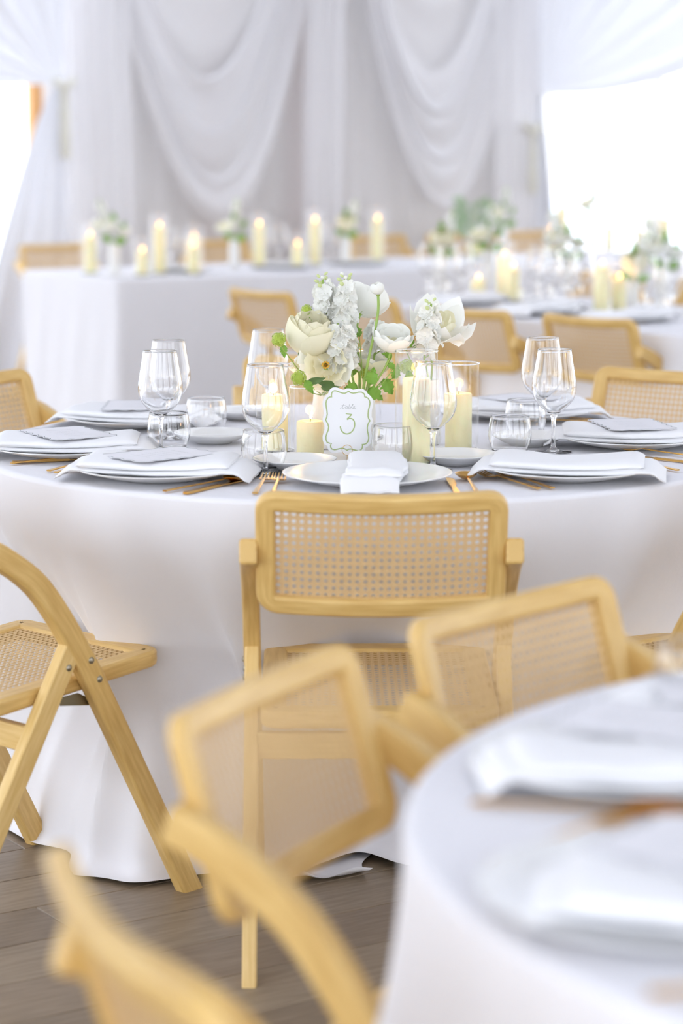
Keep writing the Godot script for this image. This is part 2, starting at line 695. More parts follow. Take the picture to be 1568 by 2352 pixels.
func build_drapes() -> void:
	var o := part("backdrop_curtain", sheet(func(u: float, v: float): return Vector3(lerpf(1.1, 4.47, u), lerpf(0.02, 3.42, v), -2.8 + 0.012 * pleat(u * 88.0, 1.0)), 320, 6), M["sheer_thin"], self, room)
	tag(o, "full-width thin white curtain hanging straight behind the swags of the backdrop", "curtain")
	for s in [[1.14, 2.96, 1.72, 2.5, 3.0, "left swag of white sheer cloth draped across the backdrop"], [2.78, 4.45, 1.72, 2.46, 5.0, "right swag of white sheer cloth draped in a deep U across the backdrop"]]:
		o = part("swag", sheet(func(u: float, v: float):
			var spread: float = 0.16 * (v - 0.5)
			var q := 2.0 * u - 1.0
			var hang := pow(1.0 - q * q, 1.15)
			var drop: float = lerpf(s[2], s[3], v) + 0.05 * sin(v * 17.0 + s[4])
			return Vector3(lerpf(s[0] + 0.08 - spread, s[1] - 0.08 + spread, u) + 0.1 * sin(u * PI) * (v - 0.5), 3.4 - drop * hang, -2.7 + 0.02 * pleat(v * 30.0 + q * q * 4.0, s[4]) + 0.02 * hang), 60, 60), M["sheer"], self, room)
		tag(o, s[5], "swag")
		o = part("swag", sheet(func(u: float, v: float):
			var q := 2.0 * u - 1.0
			var hang := pow(1.0 - q * q, 1.1)
			var drop: float = lerpf(0.7, s[2] + 0.12, v)
			return Vector3(lerpf(s[0] + 0.02, s[1] - 0.02, u), 3.41 - drop * hang, -2.75 + 0.014 * pleat(v * 16.0 + q * q * 3.0, s[4] + 2.0)), 60, 50), M["sheer_thin"], self, room)
		tag(o, "upper %s of thinner sheer cloth inside the %s one" % ["loop", "left" if s[0] < 2 else "right"], "swag")
	for s in [[1.1, 1.55, 2.0, "gathered tail of white cloth hanging down the left edge of the backdrop"], [2.66, 2.95, 4.0, "gathered tail of white cloth hanging between the two swags"], [4.02, 4.47, 7.0, "gathered tail of white cloth hanging down the right edge of the backdrop"]]:
		o = part("drape_tail", sheet(func(u: float, v: float): return Vector3(lerpf(s[0], s[1], u) + 0.02 * sin(v * 4.0 + s[2]), lerpf(0.02, 3.42, v), -2.68 + 0.016 * pleat(u * 30.0 + 0.5 * sin(v * 2.0), s[2])), 90, 12), M["sheer"], self, room)
		tag(o, s[3], "drape")
	# white voile gathered at a tie on each side and fanning up to the ceiling
	for s in [[1.1, 1.63, -1.0, "left"], [4.33, 1.6, 1.0, "right"]]:
		var dir: float = s[2]
		o = part("ceiling_drape", sheet(func(u: float, v: float):
			var th := lerpf(-0.05, 1.62, u)
			var r: float = (0.02 + 3.4 * v) if th < 0.55 else (0.02 + (1.8 / sin(th) - 0.02) * v)
			r = minf(r, 0.02 + (1.8 / maxf(sin(th), 0.02)) * v)
			var x := r * cos(th)
			var lift: float = 0.16 * x * x * (1.0 - u) * (1.0 if dir > 0 else 0.15)
			return Vector3(s[0] + dir * x, minf(s[1] + r * sin(th) + lift, 3.44), -2.64 + 0.05 * v * pleat(u * 46.0, 2.0 + dir) + 0.5 * v * v), 120, 24), M["voile"], self, room)
		tag(o, "bright white voile fanning up to the ceiling from the tie %s of the backdrop" % s[3], "drape")
		o = part("tied_curtain", sheet(func(u: float, v: float):
			var wd := 0.03 + 0.62 * pow(v, 0.75) if dir < 0 else 0.03 + 0.2 * pow(v, 0.8)
			return Vector3(s[0] + dir * (u - 0.08) * wd, lerpf(s[1], 0.02, v), -2.66 + (0.006 + 0.035 * v) * pleat(u * 24.0, 5.0 + dir)), 70, 16), M["voile"], self, room)
		tag(o, "bright white curtain tied %s of the backdrop, flaring to the floor" % s[3], "curtain")
		var t := thing("tassel_tie", "greyish cord tie with a long tassel at the %s edge of the backdrop" % s[3], "tassel", room * Vector3(s[0] - (0.06 if dir > 0 else 0.0), s[1] - (0.0 if dir < 0 else 0.2), -2.62), deg_to_rad(33.5))
		var knot := []
		for k in 17:
			knot.append(Vector3(0.05 * cos(TAU * k / 16), 0.02 * sin(TAU * k / 8 + 1.0), 0.05 * sin(TAU * k / 16)))
		part("cord", MB.new().tube(knot, 0.016, 8, false).mesh(), M["tassel"], t)
		part("tassel", lathe([0.001, -0.4, 0.026, -0.395, 0.03, -0.28, 0.022, -0.2, 0.028, -0.18, 0.028, -0.15, 0.02, -0.14, 0.022, -0.02, 0.001, 0.0], 16), M["tassel"], t)


func cloth(outline: Array, h: float, amp: float, waves: float, pushes: Array, sd: float, puddle := 0.02, steps := 22) -> ArrayMesh:
	# outline: points [x, z] round the edge of the table top, running against the clock as seen from above
	var n := outline.size()
	var c := Vector2.ZERO
	for p in outline:
		c += p
	c /= n
	var nrm := []
	var len := [0.0]
	for i in n:
		var d: Vector2 = (outline[(i + 1) % n] - outline[(i + n - 1) % n]).normalized()
		nrm.append(Vector2(-d.y, d.x))
		len.append(len[i] + outline[i].distance_to(outline[(i + 1) % n]))
	if (outline[0] - c).dot(nrm[0]) < 0:
		for i in n:
			nrm[i] = -nrm[i]
	var total: float = len[n]
	var k1 := roundf(total * waves)
	var rows := []
	for t in [0.0, 0.3, 0.6, 0.8, 0.9, 0.96, 0.985]:
		var row := []
		for p in outline:
			var q: Vector2 = c + (p - c) * maxf(t, 0.0005)
			row.append(Vector3(q.x, h, q.y))
		rows.append(row)
	for e in 4:
		var a := PI / 2 * (e + 0.5) / 4
		var row := []
		for i in n:
			var q: Vector2 = outline[i] + nrm[i] * 0.012 * (sin(a) - 0.7)
			row.append(Vector3(q.x, h - 0.012 * (1.0 - cos(a)), q.y))
		rows.append(row)
	for r in steps + 2:
		var t := minf(1.0, (r + 0.5) / steps)
		var row := []
		for i in n:
			var s: float = TAU * len[i] / total
			var f := 0.55 * sin(k1 * s + sd) + 0.3 * sin(roundf(k1 * 1.62) * s + 2.1 * sd) + 0.3 * sin(roundf(k1 * 0.55) * s + 0.7 * sd)
			f = (f + 0.25 * f * f) * (0.45 + 0.55 * pow(sin(2.5 * s + sd), 2.0))
			var off := 0.004 + amp * pow(t, 0.6) * (f + 0.1)
			var crease := 0.004 * sin(roundf(k1 * 3.3) * s + 5.0 * t + sd) * sin(t * PI)
			off += crease
			var pulled := 0.0
			for p in pushes:
				var d: float = outline[i].distance_to(p[0])
				var g: float = exp(-d * d / (p[1] * p[1]))
				pulled = (maxf(pulled, p[2] * g * (1.0 - (p[3] if p.size() > 3 else 0.3) * smoothstep(0.55, 0.95, t)))) if p[2] > 0 else pulled + p[2] * g
			off = off * (1.0 - 1.6 * pulled) - pulled * smoothstep(0.02, 0.6, t)
			var y := lerpf(h - 0.014, 0.012, t) + 0.012 * t * t * maxf(0.0, sin(roundf(k1 * 0.8) * s + 3.0 * sd)) + 0.03 * pulled * t
			if r >= steps:
				off += puddle * (r - steps + 1) * (0.5 + 0.5 * sin(roundf(k1 * 0.9) * s + sd))
				y = 0.008 - 0.003 * (r - steps) + 0.03 * pulled
			var q: Vector2 = outline[i] + nrm[i] * off
			row.append(Vector3(q.x, y, q.y))
		rows.append(row)
	return MB.new().grid(rows, false, true).mesh()


func round_outline(cx: float, cz: float, r: float, n := 300) -> Array:
	var out := []
	for k in n:
		out.append(Vector2(cx + r * cos(TAU * k / n), cz - r * sin(TAU * k / n)))
	return out


func box_outline(a0: float, a1: float, b0: float, b1: float, rad := 0.03, step := 0.02) -> Array:
	# a rectangle in room axes (a along the backdrop, b away from the camera)
	var pts := []
	var cs := [[a1 - rad, b1 - rad, 0.0], [a0 + rad, b1 - rad, PI / 2], [a0 + rad, b0 + rad, PI], [a1 - rad, b0 + rad, PI * 1.5]]
	for k in 4:
		for e in 5:
			var th: float = cs[k][2] + PI / 2 * e / 4
			pts.append(Vector2(cs[k][0] + rad * cos(th), cs[k][1] + rad * sin(th)))
		var p: Vector2 = pts[-1]
		var q := Vector2(cs[(k + 1) % 4][0] + rad * cos(cs[(k + 1) % 4][2]), cs[(k + 1) % 4][1] + rad * sin(cs[(k + 1) % 4][2]))
		var m := int(p.distance_to(q) / step)
		for e in range(1, m):
			pts.append(p.lerp(q, float(e) / m))
	var out := []
	for p in pts:
		var w := room * Vector3(p.x, 0, -p.y)
		out.append(Vector2(w.x, w.z))
	return out


const MAIN := Vector2(0.04, -4.72)
const FRONT := Vector2(0.81, -2.07)


func build_cloths() -> void:
	var o := part("tablecloth", cloth(round_outline(MAIN.x, MAIN.y, 0.752, 420), 0.75, 0.06, 3.0, [[Vector2(0.06, -3.97), 0.4, 0.42, 0.0], [Vector2(-0.34, -4.07), 0.24, 0.26, 0.15], [Vector2(-0.62, -4.38), 0.26, 0.21, 0.45], [Vector2(0.48, -4.12), 0.3, 0.2]], 1.3, 0.02, 30), M["linen"], self)
	tag(o, "white floor-length tablecloth on the round table with the number card", "tablecloth")
	# a corner of the hem turned over on the floor
	part("hem_fold", sheet(func(u: float, v: float):
		var curl: float = maxf(0.0, v - 0.75) * 4.0
		return Vector3(lerpf(-0.085, 0.05, u) + 0.012 * sin(v * 5.0 + u * 2.0), 0.006 + 0.02 * curl * (0.6 + 0.4 * sin(u * 9.0 + 1.0)) + 0.004 * sin(u * 7.0) * v, lerpf(-4.42, -4.2, v) - 0.03 * curl * curl - 0.05 * u * u * v), 20, 20), M["linen"], o)
	o = part("tablecloth", cloth(round_outline(FRONT.x, FRONT.y, 0.752, 300), 0.75, 0.04, 2.6, [[Vector2(0.13, -2.38), 0.16, 0.12], [Vector2(0.42, -2.72), 0.25, 0.25], [Vector2(0.09, -1.9), 0.3, -0.11, 0.0]], 4.0), M["linen"], self)
	tag(o, "white tablecloth of the blurred round table nearest the camera", "tablecloth")
	o = part("tablecloth", cloth(box_outline(0.0, 4.9, 0.0, 0.92), 0.75, 0.022, 1.6, [], 2.2, 0.01, 12), M["linen"], self)
	tag(o, "white tablecloth of the long head table in front of the backdrop", "tablecloth")
	o = part("tablecloth", cloth(middle_outline(), 0.75, 0.022, 1.7, [], 3.1, 0.01, 12), M["linen"], self)
	tag(o, "white tablecloth of the long table behind the middle row of chairs", "tablecloth")


func middle_outline() -> Array:
	# corner nearest the camera's left end, in room axes
	var c := room.affine_inverse() * Vector3(0.13, 0, -8.72)
	return box_outline(c.x, c.x + 0.88, -c.z - 2.6, -c.z)


# ---------------------------------------------------------------- folding chairs
func cp(w: float, v: float, u: float) -> Vector3:
	return Vector3(w, v, -(u + 0.28))


func rounded_loop(hw: float, hh: float, r: float, nl: int, ns: int) -> Array:
	# [point, outward normal] against the clock round a rectangle
	var out := []
	for q in 4:
		var c := Vector2((hw - r) * (1 if q in [0, 3] else -1), (hh - r) * (1 if q < 2 else -1))
		for i in 6:
			var d := Vector2.from_angle(PI / 2 * (q + i / 5.0))
			out.append([c + d * r, d])
		var p: Vector2 = out[-1][0]
		var d2 := Vector2.from_angle(PI / 2 * (q + 1))
		var c2 := Vector2((hw - r) * (1 if (q + 1) % 4 in [0, 3] else -1), (hh - r) * (1 if (q + 1) % 4 < 2 else -1))
		var e := c2 + d2 * r
		var m := nl if q % 2 == 0 else ns
		for i in range(1, m):
			out.append([p.lerp(e, float(i) / m), d2])
	return out


func framed(map: Callable, hw: float, hh: float, border: float, thick: float, r: float, nl := 10, ns := 4) -> ArrayMesh:
	var sec := rrect(border, thick, minf(0.007, thick * 0.4))
	var rows := []
	for e in rounded_loop(hw - border / 2, hh - border / 2, maxf(r - border / 2, 0.004), nl, ns):
		var row := []
		for s in sec:
			var p: Vector2 = e[0] + e[1] * s.x
			row.append(map.call(p.x, p.y, s.y))
		rows.append(row)
	# which way round the surface faces
	var flip := true
	var a: Vector3 = rows[1][0] - rows[0][0]
	var b: Vector3 = rows[0][1] - rows[0][0]
	var mid := Vector3.ZERO
	for p in rows[0]:
		mid += p
	mid /= sec.size()
	flip = a.cross(b).dot(rows[0][0] - mid) < 0
	return MB.new().grid(rows, true, true, flip).mesh()


func cane(map: Callable, hw: float, hh: float, pitch: float, cols := 10) -> ArrayMesh:
	# six-way webbing: pairs of strands both ways and single strands across the corners
	var mb := MB.new()
	var w := pitch * 0.175
	var nx := int(2 * hw / pitch)
	var ny := int(2 * hh / pitch)
	var px := 2 * hw / nx
	var py := 2 * hh / ny
	for i in nx + 1:
		for s in [-1, 1]:
			var x: float = clampf(-hw + i * px + s * pitch * 0.1, -hw, hw)
			strand(mb, map, Vector2(x, -hh), Vector2(x, hh), w, 0.0007, 3)
	for j in ny + 1:
		for s in [-1, 1]:
			var y: float = clampf(-hh + j * py + s * pitch * 0.1, -hh, hh)
			strand(mb, map, Vector2(-hw, y), Vector2(hw, y), w, 0.0, cols)
	for dir in [1.0, -1.0]:
		for k in range(-ny - 1, nx + ny + 2):
			# the line x = x0 + dir * (y + hh) in cells
			var x0 := -hw + (k + 0.5) * px
			var a := Vector2(x0, -hh)
			var b := Vector2(x0 + dir * ny * px, hh)
			if maxf(a.x, b.x) <= -hw or minf(a.x, b.x) >= hw:
				continue
			var d := b - a
			var t0 := 0.0
			var t1 := 1.0
			var ta := (-hw - a.x) / d.x
			var tb := (hw - a.x) / d.x
			t0 = maxf(t0, minf(ta, tb))
			t1 = minf(t1, maxf(ta, tb))
			if t1 - t0 > 0.02:
				strand(mb, map, a + d * t0, a + d * t1, w, -0.0007, 4)
	return mb.mesh()


func strand(mb: MB, map: Callable, a: Vector2, b: Vector2, w: float, c: float, n: int) -> void:
	var s := (b - a).normalized().orthogonal() * w / 2
	var rows := []
	for i in n + 1:
		var p := a.lerp(b, float(i) / n)
		rows.append([map.call(p.x + s.x, p.y + s.y, c - 0.0003), map.call(p.x, p.y, c + 0.0003), map.call(p.x - s.x, p.y - s.y, c - 0.0003)])
	mb.grid(rows)


var chair: Node3D
var chair_used := false


func make_chair() -> Node3D:
	var t := thing("folding_chair", "", "chair")
	var tilt := deg_to_rad(17)
	var back := func(a: float, b: float, c: float) -> Vector3:
		var q := c - 0.022 * (1.0 - a * a / 0.041)
		return cp(a, 0.695 + b * cos(tilt) + q * sin(tilt), -0.463 - b * sin(tilt) + q * cos(tilt))
	var bf := part("back_frame", framed(back, 0.203, 0.108, 0.032, 0.024, 0.034), M["beech"], t)
	part("cane_back", cane(back, 0.173, 0.078, 0.0124), M["cane"], bf)
	var seat := func(a: float, b: float, c: float) -> Vector3:
		return cp(a, 0.404 + 0.087 * (b + 0.195) + c, -0.235 + b)
	var sf := part("seat_frame", framed(seat, 0.198, 0.195, 0.042, 0.03, 0.03), M["beech"], t)
	part("cane_seat", cane(func(a: float, b: float, c: float): return seat.call(a, b, c + 0.009), 0.158, 0.155, 0.0124, 4), M["cane"], sf)
	var arch := spline([Vector3(0, 0.698, -0.487), Vector3(0, 0.685, -0.452), Vector3(0, 0.659, -0.406), Vector3(0, 0.612, -0.345), Vector3(0, 0.545, -0.293), Vector3(0, 0.47, -0.247), Vector3(0, 0.385, -0.2), Vector3(0, 0.19, -0.098), Vector3(0, 0, 0)].map(func(p): return Vector3(0, p.y, p.z)), 5)
	var leg := [Vector3(0, 0.494, -0.27), Vector3(0, 0.49, -0.2724), Vector3(0, 0.3, -0.384), Vector3(0, 0, -0.56)]
	var bolt := lathe([0.0001, 0.0034, 0.003, 0.003, 0.0055, 0.0015, 0.0062, 0.0, 0.0062, -0.004], 14)
	for s in [-1, 1]:
		var w: float = 0.2145 * s
		var pa := []
		var sc := []
		for i in arch.size():
			pa.append(cp(w, arch[i].y, arch[i].z))
			sc.append(1.0)
		sc[0] = 0.8
		pa[0] = pa[0].lerp(pa[1], -0.02)
		pa.insert(1, pa[0].lerp(pa[1], 0.3))
		sc.insert(1, 1.0)
		var fg := part("front_leg", MB.new().sweep(pa, rrect(0.042, 0.029, 0.006), Vector3.RIGHT, sc, true, true).mesh(), M["beech"], t)
		var pl := []
		for p in leg:
			pl.append(cp(w, p.y, p.z))
		var rg := part("rear_leg", MB.new().sweep(pl, rrect(0.038, 0.024, 0.004), Vector3.RIGHT, [0.85, 1.0, 1.0, 1.0], true, true).mesh(), M["beech_pale"], t)
		for b in [[0.466, -0.236, 0.0145], [0.43, -0.218, 0.0145], [0.46, -0.284, 0.012]]:
			part("bolt", bolt, M["steel"], rg if b[1] < -0.27 else fg, Transform3D(Basis(Vector3.FORWARD, PI / 2 * s), cp(w + s * b[2], b[0], b[1])))
		var br := MB.new()
		br.slab(pv([-0.03, -0.006, 0.035, -0.016, 0.038, -0.006, 0.01, 0.01, -0.03, 0.008]), -0.0015, 0.0015, Transform3D(Basis(Vector3.UP, PI / 2), cp(w - s * 0.018, 0.394, -0.25)))
		part("bracket", br.mesh(), M["bracket"], t)
	var bar := [cp(-0.204, 0.345, -0.357), cp(0.204, 0.345, -0.357)]
	part("stretcher", MB.new().sweep(bar, rrect(0.02, 0.046, 0.004), Vector3.UP).mesh(), M["beech_pale"], t)
	return t


func place_chair(x: float, z: float, yaw: float, label: String, group := "") -> Node3D:
	if not chair_used:
		chair_used = true
		chair.position = Vector3(x, 0, z)
		chair.rotation.y = deg_to_rad(yaw)
		chair.set_meta("label", label)
		return chair
	return copy(chair, label, Vector3(x, 0, z), deg_to_rad(yaw), group)


func build_chairs() -> void:
	chair = make_chair()
	place_chair(0.062, -3.995, 0.7, "cane-backed folding chair seen squarely from behind at the middle of the round table")
	place_chair(-0.626, -4.151, -43.5, "wooden folding chair cut by the left edge, arched leg and seat in view")
	place_chair(0.113, -2.36, -115.3, "blurred cane folding chair at the front table, its back panel fully in view")
	place_chair(0.373, -2.76, -130.5, "blurred cane folding chair whose back rises behind the far edge of the front table")
	place_chair(0.04, -1.768, -68.4, "most blurred chair of the front table, in the bottom left corner")
	place_chair(0.775, -4.192, 38, "wooden folding chair cut by the right edge, only bolts and arched leg showing")
	place_chair(-0.713, -5.537, -126, "cane folding chair on the far left of the round table, cut by the left edge")
	place_chair(0.675, -5.591, 145, "cane folding chair on the far right of the round table, cut by the right edge")
	place_chair(-0.039, -5.985, 184, "folding chair on the far side of the round table, hidden behind flowers and candles")
	place_chair(-0.127, -8.937, -54, "blurred cane chair left of the flowers, at the middle table")
	place_chair(0.25, -8.6, -55, "blurred cane chair at the middle table, mostly behind the tall white flowers")
	place_chair(0.581, -8.023, -51, "blurred cane chair at the middle table, behind the ivory rose")
	place_chair(0.937, -7.662, -50, "blurred cane chair at the middle table, behind the two right wine glasses")
	place_chair(0.95, -9.8, 124, "blurred chair on the far side of the middle table, left of the tall candle")
	place_chair(1.3, -9.28, 124, "blurred chair on the far side of the middle table, right of the candles")
	var names := ["blurred chair behind the left end of the head table", "blurred chair behind the second flower vase of the head table", "blurred chair behind the tall candle of the head table", "blurred chair behind the head table, left of the one before the bright window", "blurred chair behind the head table next to the bright right window"]
	var at := [0.84, 1.82, 2.87, 3.42, 3.9]
	for k in 5:
		var p := room * Vector3(at[k], 0, -2.05)
		place_chair(p.x, p.z, 213.5, names[k])


# ---------------------------------------------------------------- tableware
var plate: Node3D
var side_plate: Node3D
var napkin: Node3D
var menu: Node3D
var wine: Node3D
var tumbler: Node3D
var fork: Node3D
var spoon: Node3D
var knife: Node3D


func make_plate(r: float, called: String) -> Node3D:
	var t := thing(called, "", "plate")
	var k := r / 0.15
	part("dish", lathe([0.0001, 0.003, 0.06 * k, 0.003, 0.064 * k, 0.0, 0.07 * k, 0.0, 0.074 * k, 0.003, 0.098 * k, 0.0065, 0.13 * k, 0.0145, 0.1485 * k, 0.0195, 0.15 * k, 0.0208, 0.1492 * k, 0.0218, 0.146 * k, 0.0216, 0.128 * k, 0.0178, 0.104 * k, 0.0112, 0.092 * k, 0.0075, 0.05 * k, 0.0066, 0.0001, 0.0066], 64), M["porcelain"], t)
	return t


func cloth_strip(length: float, wid: float, thick: float, lift: float, sd: float, hang := true) -> ArrayMesh:
	# a folded cloth lying across a plate, its ends dropping over the rim
	var rows := []
	var sec := rrect(1.0, 1.0, 0.35, 3)
	var n := 36
	for i in n + 1:
		var x := lerpf(-length / 2, length / 2, float(i) / n)
		var ax := absf(x)
		var y := 0.0245 + lift
		if ax < 0.12:
			y -= 0.006 * cos(ax / 0.12 * PI / 2)
		if ax > 0.148:
			y = lerpf(y, 0.0085 + lift * 0.5, smoothstep(0.148, 0.176, ax))
		if lift > 0.0:
			y -= 0.3 * pow(maxf(0.0, ax - 0.1), 1.5)
		var e := sqrt(minf(1.0, (length / 2 - ax) / 0.014 + 0.06))
		var wv := 0.003 * sin(x * 31.0 + sd) + 0.002 * sin(x * 67.0 + 2.0 * sd)
		var sk := 0.02 * sin(x * 5.0 + sd)
		var row := []
		for q in sec:
			var z: float = q.x * wid * (1.0 + 0.05 * sin(x * 11.0 + sd)) + sk + wv
			row.append(Vector3(x, y + q.y * thick * e + 0.0016 * sin(z * 70.0 + sd + x * 20.0), z))
		rows.append(row)
	var mb := MB.new()
	mb.grid(rows, false, true, true)
	mb.cap(rows[0], Vector3.LEFT)
	mb.cap(rows[n], Vector3.RIGHT)
	return mb.mesh()


func make_napkin() -> Node3D:
	var t := thing("napkin", "", "napkin")
	part("lower_fold", cloth_strip(0.35, 0.168, 0.012, 0.0, 1.0), M["napkin"], t)
	part("upper_fold", cloth_strip(0.272, 0.156, 0.018, 0.0105, 1.6), M["napkin"], t)
	return t


func wavy(w: float, h: float, inset: float) -> PackedVector2Array:
	var out := PackedVector2Array()
	var corner := [Vector2(w / 2, -h / 2), Vector2(w / 2, h / 2), Vector2(-w / 2, h / 2), Vector2(-w / 2, -h / 2)]
	for k in 4:
		var a: Vector2 = corner[k]
		var b: Vector2 = corner[(k + 1) % 4]
		var m := 44 if k % 2 == 0 else 32
		var waves := 6.0 if k % 2 == 0 else 4.0
		var nrm := (b - a).normalized().orthogonal() * -1.0
		for i in m:
			var f := float(i) / m
			var p := a.lerp(b, f) + nrm * 0.0028 * (cos(TAU * waves * f) - 1.0)
			out.append(p - p.normalized() * inset)
	return out


func make_menu() -> Node3D:
	# printed side up, lying flat: built in x, y then laid down
	var t := thing("menu_card", "", "menu")
	var lay := Transform3D(Basis(Vector3.RIGHT, -PI / 2), Vector3.ZERO)
	part("sheet", MB.new().slab(wavy(0.128, 0.18, 0.0), 0.0, 0.0008).mesh(), M["card_lilac"], t, lay)
	var mb := MB.new()
	ribbon(mb, wavy(0.128, 0.18, 0.003), 0.0016, 0.001, true)
	part("border", mb.mesh(), M["ink_sage"], t, lay)
	var wr := MB.new()
	for line in [[0.045, 0.05, 0.006], [0.022, 0.06, 0.004], [0.006, 0.05, 0.003], [-0.012, 0.062, 0.003], [-0.028, 0.04, 0.003], [-0.045, 0.055, 0.003]]:
		var pts := PackedVector2Array()
		for i in 60:
			var f := i / 59.0
			pts.append(Vector2((f - 0.5) * line[1] + 0.25 * line[2] * sin(f * 97.0), line[0] + line[2] * 0.5 * sin(f * 61.0 + line[0] * 90.0) * (0.6 + 0.4 * sin(f * 23.0))))
		ribbon(wr, pts, 0.0006, 0.001)
	part("handwriting", wr.mesh(), M["ink_grey"], t, lay)
	return t


func double_wall(outer: Array, wall: float, floor_h: float) -> ArrayMesh:
	# a vessel of clear glass: its outer profile, a rounded lip and an inner profile with a thicker floor
	var o := smooth2(pv(outer), false, 3)
	var prof := PackedVector2Array(o)
	var n := o.size()
	prof.append(Vector2(o[n - 1].x - wall * 0.5, o[n - 1].y + wall * 0.4))
	var low := o[0].y + floor_h
	for k in range(n - 1, -1, -1):
		var a := o[mini(k + 1, n - 1)] - o[maxi(k - 1, 0)]
		var q := o[k] - Vector2(a.y, -a.x).normalized() * wall
		if q.x > 0.001 and q.y > low - 0.0005:
			prof.append(Vector2(q.x, q.y))
	var e := prof[prof.size() - 1]
	prof.append(Vector2(e.x * 0.6, low + 0.3 * (e.y - low)))
	prof.append(Vector2(0.0001, low))
	return MB.new().lathe(prof, 72).mesh()


func make_wine() -> Node3D:
	var t := thing("wine_glass", "", "glass")
	var bw := part("bowl", double_wall([0.0001, 0.0735, 0.009, 0.0762, 0.018, 0.083, 0.029, 0.0925, 0.0375, 0.104, 0.0418, 0.117, 0.0427, 0.128, 0.0415, 0.142, 0.0385, 0.16, 0.0352, 0.18, 0.0322, 0.2], 0.0011, 0.005), M["thick_glass"], t)
	var rim := []
	for k in 49:
		rim.append(Vector3(0.0322 * cos(TAU * k / 48), 0.2, 0.0322 * sin(TAU * k / 48)))
	part("rim", MB.new().tube(rim, 0.0007, 6, false).mesh(), M["thick_glass"], bw)
	part("stem", lathe([0.0001, 0.0012, 0.034, 0.0012, 0.0355, 0.002, 0.0345, 0.003, 0.02, 0.0042, 0.009, 0.0068, 0.0052, 0.012, 0.0041, 0.022, 0.0038, 0.045, 0.0042, 0.062, 0.0055, 0.069, 0.0075, 0.0731, 0.0001, 0.0731], 40), M["thick_glass"], t)
	return t


func make_tumbler() -> Node3D:
	var t := thing("tumbler", "", "glass")
	var bw := part("bowl", double_wall([0.0001, 0.002, 0.018, 0.0012, 0.024, 0.0008, 0.029, 0.003, 0.034, 0.01, 0.038, 0.02, 0.0412, 0.032, 0.042, 0.042, 0.0405, 0.058, 0.0372, 0.076], 0.0012, 0.007), M["thick_glass"], t)
	var rim := []
	for k in 49:
		rim.append(Vector3(0.0372 * cos(TAU * k / 48), 0.076, 0.0372 * sin(TAU * k / 48)))
	part("rim", MB.new().tube(rim, 0.0007, 6, false).mesh(), M["thick_glass"], bw)
	return t


# cutlery lies along +x: the handle ends at x = 0, the tip at x = 0.2
func make_handle(to: float) -> ArrayMesh:
	var pa := []
	var sc := []
	for i in 19:
		var f := i / 18.0
		pa.append(Vector3(to * f, 0.003 + 0.006 * pow(f, 3.0) + 0.002 * sin(f * PI), 0))
		sc.append(Vector2(lerpf(0.0105, 0.0048, pow(f, 0.7)), lerpf(0.0032, 0.0024, f)))
	return MB.new().sweep(pa, rrect(1.0, 1.0, 0.3, 3), Vector3.UP, sc).mesh()


func make_fork() -> Node3D:
	var t := thing("fork", "", "fork")
	part("handle", make_handle(0.135), M["gold"], t)
	var rows := []
	var sec := rrect(1.0, 1.0, 0.3, 3)
	var pa := []
	var sc := []
	for i in 9:
		var f := i / 8.0
		pa.append(Vector3(lerpf(0.13, 0.162, f), 0.0088 - 0.004 * sin(f * PI * 0.6), 0))
		sc.append(Vector2(lerpf(0.0048, 0.0245, smoothstep(0.0, 0.8, f)), 0.0022))
	var hd := part("head", MB.new().sweep(pa, sec, Vector3.UP, sc).mesh(), M["gold"], t)
	for k in 4:
		var z := (k - 1.5) * 0.0066
		var tp := []
		for i in 7:
			var f := i / 6.0
			tp.append(Vector3(lerpf(0.159, 0.2, f), 0.005 + 0.006 * f * f, z * (1.0 - 0.1 * f)))
		part("tine", MB.new().sweep(tp, rrect(0.0034, 0.002, 0.0007, 2), Vector3.UP, [1.0, 1.0, 0.95, 0.9, 0.8, 0.68, 0.45]).mesh(), M["gold"], hd)
	return t


func make_spoon() -> Node3D:
	var t := thing("spoon", "", "spoon")
	part("handle", make_handle(0.145), M["gold"], t)
	var rows := []
	for side in 2:
		for i in 9:
			var f: float = i / 8.0 if side == 0 else 1.0 - i / 8.0
			var row := []
			for k in 32:
				var a := TAU * k / 32
				var rr := f
				var px := 0.172 + 0.03 * rr * cos(a)
				var pz := 0.0195 * rr * sin(a) * (1.0 + 0.12 * cos(a))
				var y := 0.0012 + 0.0098 * rr * rr + (0.0012 if side == 1 else 0.0)
				row.append(Vector3(px, y, pz))
			rows.append(row)
	part("bowl", MB.new().grid(rows, false, true, false).mesh(), M["gold"], t)
	return t


func make_knife() -> Node3D:
	var t := thing("knife", "", "knife")
	var h := pv([0.0, -0.0045, 0.003, -0.0058, 0.05, -0.005, 0.1, -0.0038, 0.108, -0.0038, 0.108, 0.0038, 0.1, 0.0038, 0.05, 0.005, 0.003, 0.0058, 0.0, 0.0045])
	var lay := Transform3D(Basis(Vector3.RIGHT, -PI / 2), Vector3.ZERO)
	part("handle", MB.new().slab(h, 0.0002, 0.0042).mesh(), M["gold"], t, lay)
	part("blade", MB.new().slab(pv([0.106, -0.0042, 0.125, -0.008, 0.17, -0.0092, 0.193, -0.0078, 0.205, -0.001, 0.206, 0.003, 0.2, 0.0055, 0.12, 0.0052, 0.106, 0.0042]), 0.0012, 0.003).mesh(), M["gold"], t, lay)
	return t


var used := {}


func put(proto: Node3D, label: String, at: Vector3, turn := 0.0, group := "", size := 1.0) -> Node3D:
	if not used.has(proto):
		used[proto] = true
		proto.position = at
		proto.rotation.y = turn
		proto.scale = Vector3.ONE * size
		proto.set_meta("label", label)
		if group != "":
			proto.set_meta("group", group)
		return proto
	return copy(proto, label, at, turn, group, size)


